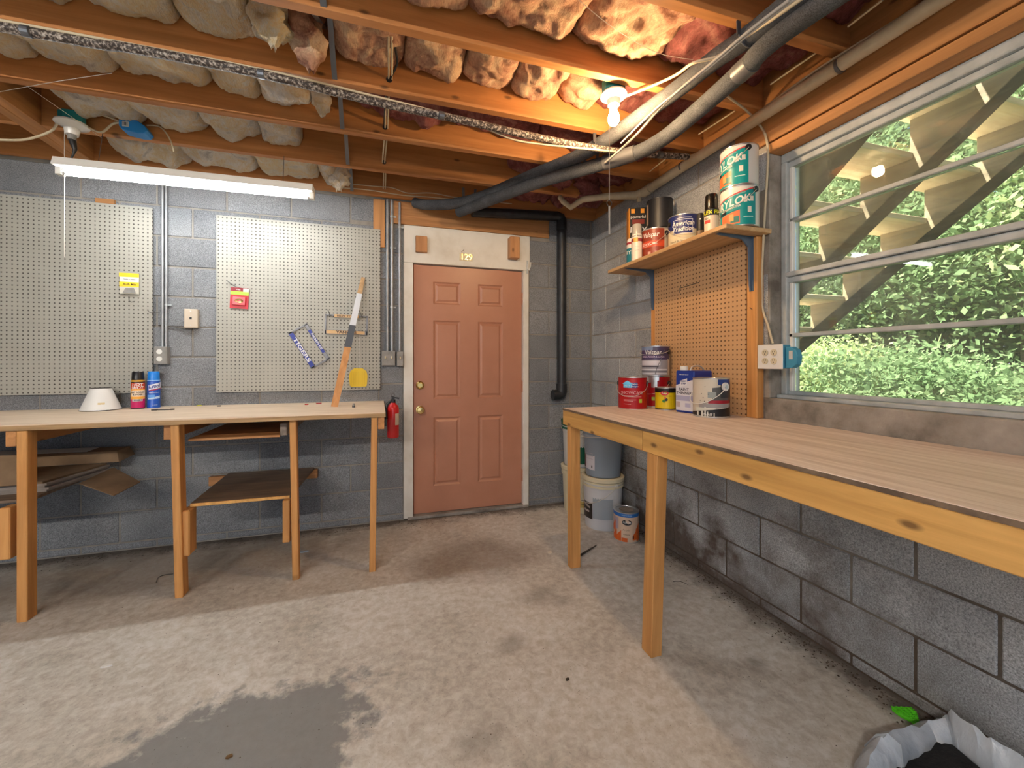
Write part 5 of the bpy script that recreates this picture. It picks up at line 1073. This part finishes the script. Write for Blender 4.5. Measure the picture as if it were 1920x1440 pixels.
# open sack of soil
zr = .11
t = thing('soil_sack', 'torn white plastic sack of black soil on the floor under the bench', 'sack', (-.23, -2.55, 0))
rim = [onZ(1622, 1450, .06), onZ(1652, 1392, .10), onZ(1668, 1383, .11), onZ(1738, 1362, .07), onZ(1772, 1352, .09), onZ(1786, 1342, .13), onZ(1850, 1385, .13), onZ(1925, 1432, .12), Vector((-.07, -2.85, .11)), Vector((-.30, -2.95, .09)), Vector((-.50, -2.80, .08)), Vector((-.52, -2.60, .07))]
cen = Vector((-.27, -2.62, 0)); nR = len(rim); g = G(); rr = random.Random(5)
dense = []
for i in range(nR):
    for j in range(5): dense.append(rim[i].lerp(rim[(i + 1) % nR], j / 5) + Vector((noise.noise(Vector((i, j, 0)) * .7) * .012, noise.noise(Vector((i, j, 3)) * .7) * .012, noise.noise(Vector((i * 5 + j, 0, 7)) * .9) * .012)))
nd = len(dense)
for i, q in enumerate(dense):
    o_ = (q - cen); o_.z = 0; o_.normalize(); wv = .018 * noise.noise(Vector((i * .45, 1, 2)))
    for off, zz in ((.030 + wv, .002), (.040 + wv * 1.5, q.z * .45), (.018 + wv, q.z * .92), (.002, q.z + .010), (-.016 - wv, q.z * .95), (-.030, q.z * .62), (-.034, .03)):
        b_ = Vector((q.x, q.y, zz)) + o_ * off; b_.x = min(b_.x, -.006); g.v.append(tuple(b_))
K = 7
for i in range(nd):
    i2 = (i + 1) % nd
    for k in range(K - 1): g.f.append((i * K + k, i2 * K + k, i2 * K + k + 1, i * K + k + 1))
M['plastic'] = mottled('white_sack_plastic', [(.3, (.42, .46, .50)), (.7, (.72, .74, .76))], 9, .32, stretch=(1, 1, .4), bstr=.5, bscale=40, bdist=.01)
M['soil'] = mottled('black_soil', [(.3, (.004, .004, .004)), (.7, (.016, .014, .013))], 60, .95, bstr=.8, bdist=.01)
g.build('plastic_skin', M['plastic'], t, origin=tuple(t.location), smooth=60)
g = G(); g.v.append((cen.x, cen.y, .085))
for s_, zz in ((.35, .08), (.7, .065), (1.0, .045)):
    for q in dense:
        o_ = q - cen; o_.z = 0; v = cen + o_ * s_ - o_.normalized() * .03 * s_; g.v.append((min(v.x, -.02), v.y, zz + .012 * noise.noise(Vector((v.x * 22, v.y * 22, 0)))))
for i in range(nd):
    i2 = (i + 1) % nd; g.f.append((0, 1 + i, 1 + i2))
    for k in range(2): g.f.append((1 + k * nd + i, 1 + (k + 1) * nd + i, 1 + (k + 1) * nd + i2, 1 + k * nd + i2))
g.build('soil', M['soil'], t, origin=tuple(t.location), smooth=60)
# green ribbed rubber pad
q = onf(1702, 1345); t = thing('ribbed_pad', 'bright green ribbed rubber pad on the floor beside the soil sack', 'pad', (q.x, q.y, .001), R(-20))
GR = plain('bright_green_rubber', (.10, .62, .012), .5)
poly = [(-.036, .022), (-.022, .030), (.024, .030), (.038, .016), (.030, -.004), (.008, -.030), (-.006, -.034), (-.030, -.004)]
G().prism(poly, 0, .014, 'z').build('pad', GR, t, bevel=.004)
for k in range(7):
    yy = .024 - k * .008; hw_ = .034 - max(0, k - 2) * .0055
    G().tube([(-hw_ + abs(j - 4) * .0 + j * hw_ / 4, yy - .004 * abs(sin(j * pi / 2)), .0145) for j in range(9)], .0026, 6).build('rib', GR, t)
# loose scraps on the slab
for i, (u, v, sx, sy, col, nme, lab) in enumerate(((200, 1250, .020, .007, (225, 222, 215), 'paint_flake', 'white paint flake on the bare slab at left'), (1031, 1037, .016, .014, (220, 212, 195), 'paper_scrap', 'cream paper scrap near the window bench far leg'),
        (570, 1035, .030, .012, (150, 160, 170), 'plastic_scrap', 'grey crumpled plastic scrap behind the third bench leg'), (1064, 1275, .008, .006, (60, 52, 40), 'pebble', 'dark pebble on the slab in front of the thick leg'), (430, 1420, .010, .006, (110, 80, 45), 'leaf_scrap', 'brown leaf scrap on the grey stain'))):
    q = onf(u, v); tag(G().prism([(-sx, -sy * .5), (-sx * .2, -sy), (sx, -sy * .2), (sx * .7, sy), (-sx * .7, sy * .6)], 0, .005, 'z').build(nme, pc(*col, .8), None, (q.x, q.y, .0005)), lab, nme.replace('_', ' '))
q0, q1 = onf(1088, 1043), onf(1118, 1024); tag(G().tube([q0 + Vector((0, 0, .006)), q0.lerp(q1, .5) + Vector((.004, 0, .007)), q1 + Vector((0, 0, .006))], [.007, .006, .003], 7).build('bark_stick', M['bark']), 'dark bark stick on the floor behind the far bench leg', 'stick')
q = onf(300, 1090); tag(G().tube(smooth_pts([onf(293, 1093) + Vector((0, 0, .003)), onf(297, 1084) + Vector((0, 0, .004)), onf(310, 1079) + Vector((0, 0, .004)), onf(325, 1077) + Vector((0, 0, .003))], 4), .002, 5).build('wire_scrap', M['wire_steel']), 'bent dark wire scrap on the floor left of second bench leg', 'wire')
q = onf(1275, 1080); tag(G().tube(smooth_pts([onf(1262, 1091) + Vector((0, 0, .002)), onf(1275, 1091) + Vector((0, 0, .003)), onf(1290, 1097) + Vector((0, 0, .002))], 4), .0015, 5).build('wire_scrap', M['wire_steel']), 'thin twig-like wire on the floor behind the thick bench leg', 'wire')
# crumbs of soil and leaf litter along the walls
g = G(); rr = random.Random(11)
def crumb(x, y, s):
    a = rr.random() * 6.28; h_ = s * rr.uniform(.4, .9)
    P_ = [(x + s * cos(a + k * 2.1) * rr.uniform(.6, 1.2), y + s * sin(a + k * 2.1) * rr.uniform(.6, 1.2), .0008) for k in range(3)]
    g.add(P_ + [(x, y, h_)], [(0, 1, 3), (1, 2, 3), (2, 0, 3), (0, 2, 1)])
for _ in range(900):
    y = -rr.uniform(.05, 2.5); x = -abs(rr.gauss(.02, .055)) - .008; crumb(x, y, rr.uniform(.002, .007))
for _ in range(700):
    x = -rr.uniform(.05, 4.2); y = -abs(rr.gauss(.02, .07)) - .008
    if DX0 < x < DX1: y -= .03
    crumb(x, y, rr.uniform(.002, .006))
for _ in range(330): crumb(-rr.uniform(.1, 3.8), -rr.uniform(.1, 2.4), rr.uniform(.0012, .0035))
M['crumbs'] = mottled('soil_crumbs', [(.3, (.03, .02, .014)), (.7, (.12, .085, .055))], 30, .95)
o = g.build('soil_crumbs', M['crumbs']); tag(o, 'brown soil crumbs and leaf bits swept along the wall bases', 'debris', None, 'stuff')

# ================================================================ OUTSIDE THE WINDOW
structure(G().box(.2, 45, -25, 30, .1, .35).build('ground', M['ground']))
st = thing('outdoor_staircase', 'weathered wooden outdoor staircase rising past the window', 'staircase', (1.0, .0, .35))
KS = list(range(-9, 8)); RUN, RISE = .24, .2165
def ck(k): return (-1.75 - RUN * k, 2.356 + RISE * k)
for x in (.40, 1.0, 1.60):
    top = []
    for k in KS: y, z = ck(k); top += [(y + RUN, z), (y, z)]
    yl, zl = ck(KS[-1]); yf, zf = ck(KS[0])
    poly = [(yf + RUN, zf - .28 - RISE)] + top + [(yl, zl - .28)]
    poly = [(p[0] - 0, max(p[1], .352) - .35) for p in poly]
    G().prism(poly, x - 1.0 - .02, x - 1.0 + .02, 'x').build('stringer', M['stair'], st)
for k in KS:
    y, z = ck(k); board('tread', .34, 1.66, y - .012, y + RUN + .025, z + .001, z + .036, M['tread'], st, .004)

import numpy as np
def foliage(name, label, base, h, rad, n, ls, m, seed, clumps=26, cat='tree', group=None, trunk=True, low=.25):
    rg = np.random.default_rng(seed); t = thing(name, label, cat, base, 0, group)
    cc = rg.normal(size=(clumps, 3)); cc /= np.linalg.norm(cc, axis=1)[:, None]; cc *= (rg.random((clumps, 1)) ** .4)
    ctr = cc * np.array([rad, rad, h * (1 - low) / 2]) + np.array([0, 0, h * (low + (1 - low) / 2)])
    which = rg.integers(0, clumps, n); p = ctr[which] + rg.normal(size=(n, 3)) * np.array([rad * .24, rad * .24, h * .10]); p[:, 2] = np.clip(p[:, 2], .06, None)
    a = rg.normal(size=(n, 3)); a /= np.linalg.norm(a, axis=1)[:, None]; b_ = rg.normal(size=(n, 3)); b_ -= a * (a * b_).sum(1)[:, None]; b_ /= np.linalg.norm(b_, axis=1)[:, None]
    s = ls * rg.uniform(.6, 1.3, (n, 1)); V = np.stack([p - a * s, p + b_ * s * .55, p + a * s, p - b_ * s * .55], 1).reshape(-1, 3)
    me = bpy.data.meshes.new('foliage'); me.vertices.add(4 * n); me.vertices.foreach_set('co', V.astype(np.float32).ravel())
    me.loops.add(4 * n); me.loops.foreach_set('vertex_index', np.arange(4 * n, dtype=np.int32)); me.polygons.add(n); me.polygons.foreach_set('loop_start', np.arange(0, 4 * n, 4, dtype=np.int32)); me.polygons.foreach_set('loop_total', np.full(n, 4, dtype=np.int32)); me.update(calc_edges=True)
    me.materials.append(m); o = link('foliage', me, t); o['kind'] = 'stuff'
    if trunk:
        G().tube([(0, 0, 0), (.03, .05, h * .3), (-.02, .1, h * .6), (.02, .12, h * .85)], [h * .020, h * .016, h * .011, h * .004], 8).build('trunk', M['bark'], t, smooth=60)
        for k in range(5):
            z = h * (.35 + .1 * k); an = k * 2.4; G().tube([(0, .07, z), (cos(an) * rad * .5, sin(an) * rad * .5, z + h * .12)], [h * .007, h * .003], 6).build('branch', M['bark'], t)
    else:
        for k in range(4): G().tube([(0, 0, 0), (cos(k * 1.7) * rad * .4, sin(k * 1.7) * rad * .4, h * .7)], [.015, .006], 6).build('stem', M['bark'], t)
    return t
GZ = .349
foliage('shrub', 'light green shrub beyond the stairs at the window foot, nearest the jamb', (3.6, 2.2, GZ), 1.5, 1.0, 15000, .031, M['leaf2'], 1, 24, 'shrub', 'shrubs outside the window', False, .02)
foliage('shrub', 'light green shrub outside in the middle of the window foot', (3.9, .9, GZ), 1.25, .95, 13500, .031, M['leaf2'], 2, 24, 'shrub', 'shrubs outside the window', False, .02)
foliage('shrub', 'light green shrub outside at the right end of the window foot', (3.7, -.5, GZ), 1.1, .95, 13500, .031, M['leaf'], 3, 22, 'shrub', 'shrubs outside the window', False, .02)
foliage('tree', 'bushy green tree outside seen through the middle of the window', (6.2, 2.6, GZ), 5.2, 1.9, 30000, .046, M['leaf'], 4, 34, group='trees outside the window')
foliage('tree', 'bushy green tree outside at the right of the window', (6.4, -.2, GZ), 5.6, 2.0, 30000, .046, M['leaf'], 5, 34, group='trees outside the window')
foliage('tree', 'leafy tree outside beyond the right end of the window', (5.6, -2.6, GZ), 6.0, 2.0, 20000, .052, M['leaf2'], 6, 30, group='trees outside the window')
foliage('tree', 'leafy tree outside hidden behind the stair stringers', (6.5, 5.2, GZ), 6.0, 2.1, 22000, .05, M['leaf2'], 7, 30, group='trees outside the window')
foliage('tree', 'tall dark tree farther back outside, left of three', (11, 9.5, GZ), 10, 3.8, 18000, .13, M['leaf3'], 8, 36, group='tall trees farther back')
foliage('tree', 'tall dark tree farther back outside, middle of three', (11.5, 4.2, GZ), 10.5, 3.8, 18000, .13, M['leaf3'], 9, 36, group='tall trees farther back')
foliage('tree', 'tall dark tree farther back outside, right of three', (11, -1.4, GZ), 10, 3.8, 18000, .13, M['leaf3'], 10, 36, group='tall trees farther back')

for i, (x, y, lab) in enumerate(((8.4, 7.2, 'leftmost'), (8.6, 4.0, 'second'), (8.4, .9, 'third'), (8.5, -2.2, 'rightmost'))):
    foliage('bush', 'deep green bush under the trees outside, %s from the left' % lab if i in (1, 2) else 'deep green bush under the trees outside, the %s' % lab, (x, y, GZ), 2.9, 1.9, 12000, .075, M['leaf3'], 20 + i, 40, 'bush', 'bushes under the trees', False, .0)
for pts, lab in (([onY(-30, 108, -.80), onY(60, 168, -.80), onY(190, 258, -.53)], 'pale cobweb string slanting down to the unlit lampholder'),
                 ([onZ(1085, 0, 2.49), onZ(1150, 52, 2.47), onZ(1230, 98, 2.46), onZ(1300, 112, 2.47)], 'dusty cobweb strand sagging beside the tan insulation near the bulb'),
                 ([onZ(0, 172, 2.46), onZ(110, 152, 2.46), onZ(210, 137, 2.49)], 'thin cobweb strand under the joists at far left')):
    tag(G().tube(smooth_pts(pts, 5), .0011, 5).build('cobweb_strand', M['bare'], None, origin=tuple(pts[0])), lab, 'cobweb')

# ================================================================ third level: pieces of parts go under their part
bpy.context.view_layer.update()
RULE = {'slot': ('socket',), 'barcode_line': ('barcode_sticker',), 'wire_coil': ('blister',), 'rib': ('paddle', 'pad', 'lid'), 'toggle': ('box',), 'jack_socket': ('box',), 'screw': ('box',),
        'label_text': ('white_label',), 'hazard_mark': ('white_label',), 'label_swirl': ('dark_label',), 'label_bar': ('yellow_label',), 'tan_panel': ('green_label',), 'flame_print': ('dark_wrap',), 'red_bar': ('dark_wrap',),
        'rivet': ('bail_ear',), 'knurl_band': ('barrel',), 'pin_ring': ('valve',), 'lever': ('valve',), 'yellow_stain': ('shade',), 'branch': ('trunk',), 'name_panel_field': ('name_panel',), 'lid': ('top_rim',),
        'print_band': ('front_label',), 'print_text_block': ('front_label',), 'print_symbol': ('front_label',), 'sticker': ('side_flange',), 'tube_cap': ('tube',), 'pull_ring': ('pull_chain',), 'contents': ('pouch',),
        'lettering': ('logo_panel', 'name_panel', 'teal_label', 'front_label', 'bottom_inlay', 'top_inlay', 'rust_label', 'purple_band', 'logo_patch', 'logo_house', 'white_field', 'dark_wrap', 'black_wrap', 'yellow_band', 'plate', 'logo_oval', 'cream_panel', 'body')}
def base(n_): return n_.split('.')[0]
def centre(o):
    return o.matrix_local @ (sum((Vector(c_) for c_ in o.bound_box), Vector()) / 8)
for t in [o for o in list(COL.objects) if o.parent is None and o.children]:
    kids = list(t.children)
    for o in kids:
        r_ = RULE.get(base(o.name))
        if not r_ or o.type != 'MESH': continue
        cand = [k for k in kids if k is not o and base(k.name) in r_ and k.type == 'MESH' and base(k.name) not in ('lettering',)]
        if not cand or (base(o.name) == 'lid' and base(t.name) == 'bucket'): continue
        q = min(cand, key=lambda k: (centre(k) - centre(o)).length)
        if q.parent is not t: continue
        ml = o.matrix_local.copy(); o.parent = q; o.matrix_parent_inverse = q.matrix_local.inverted(); o.matrix_basis = ml
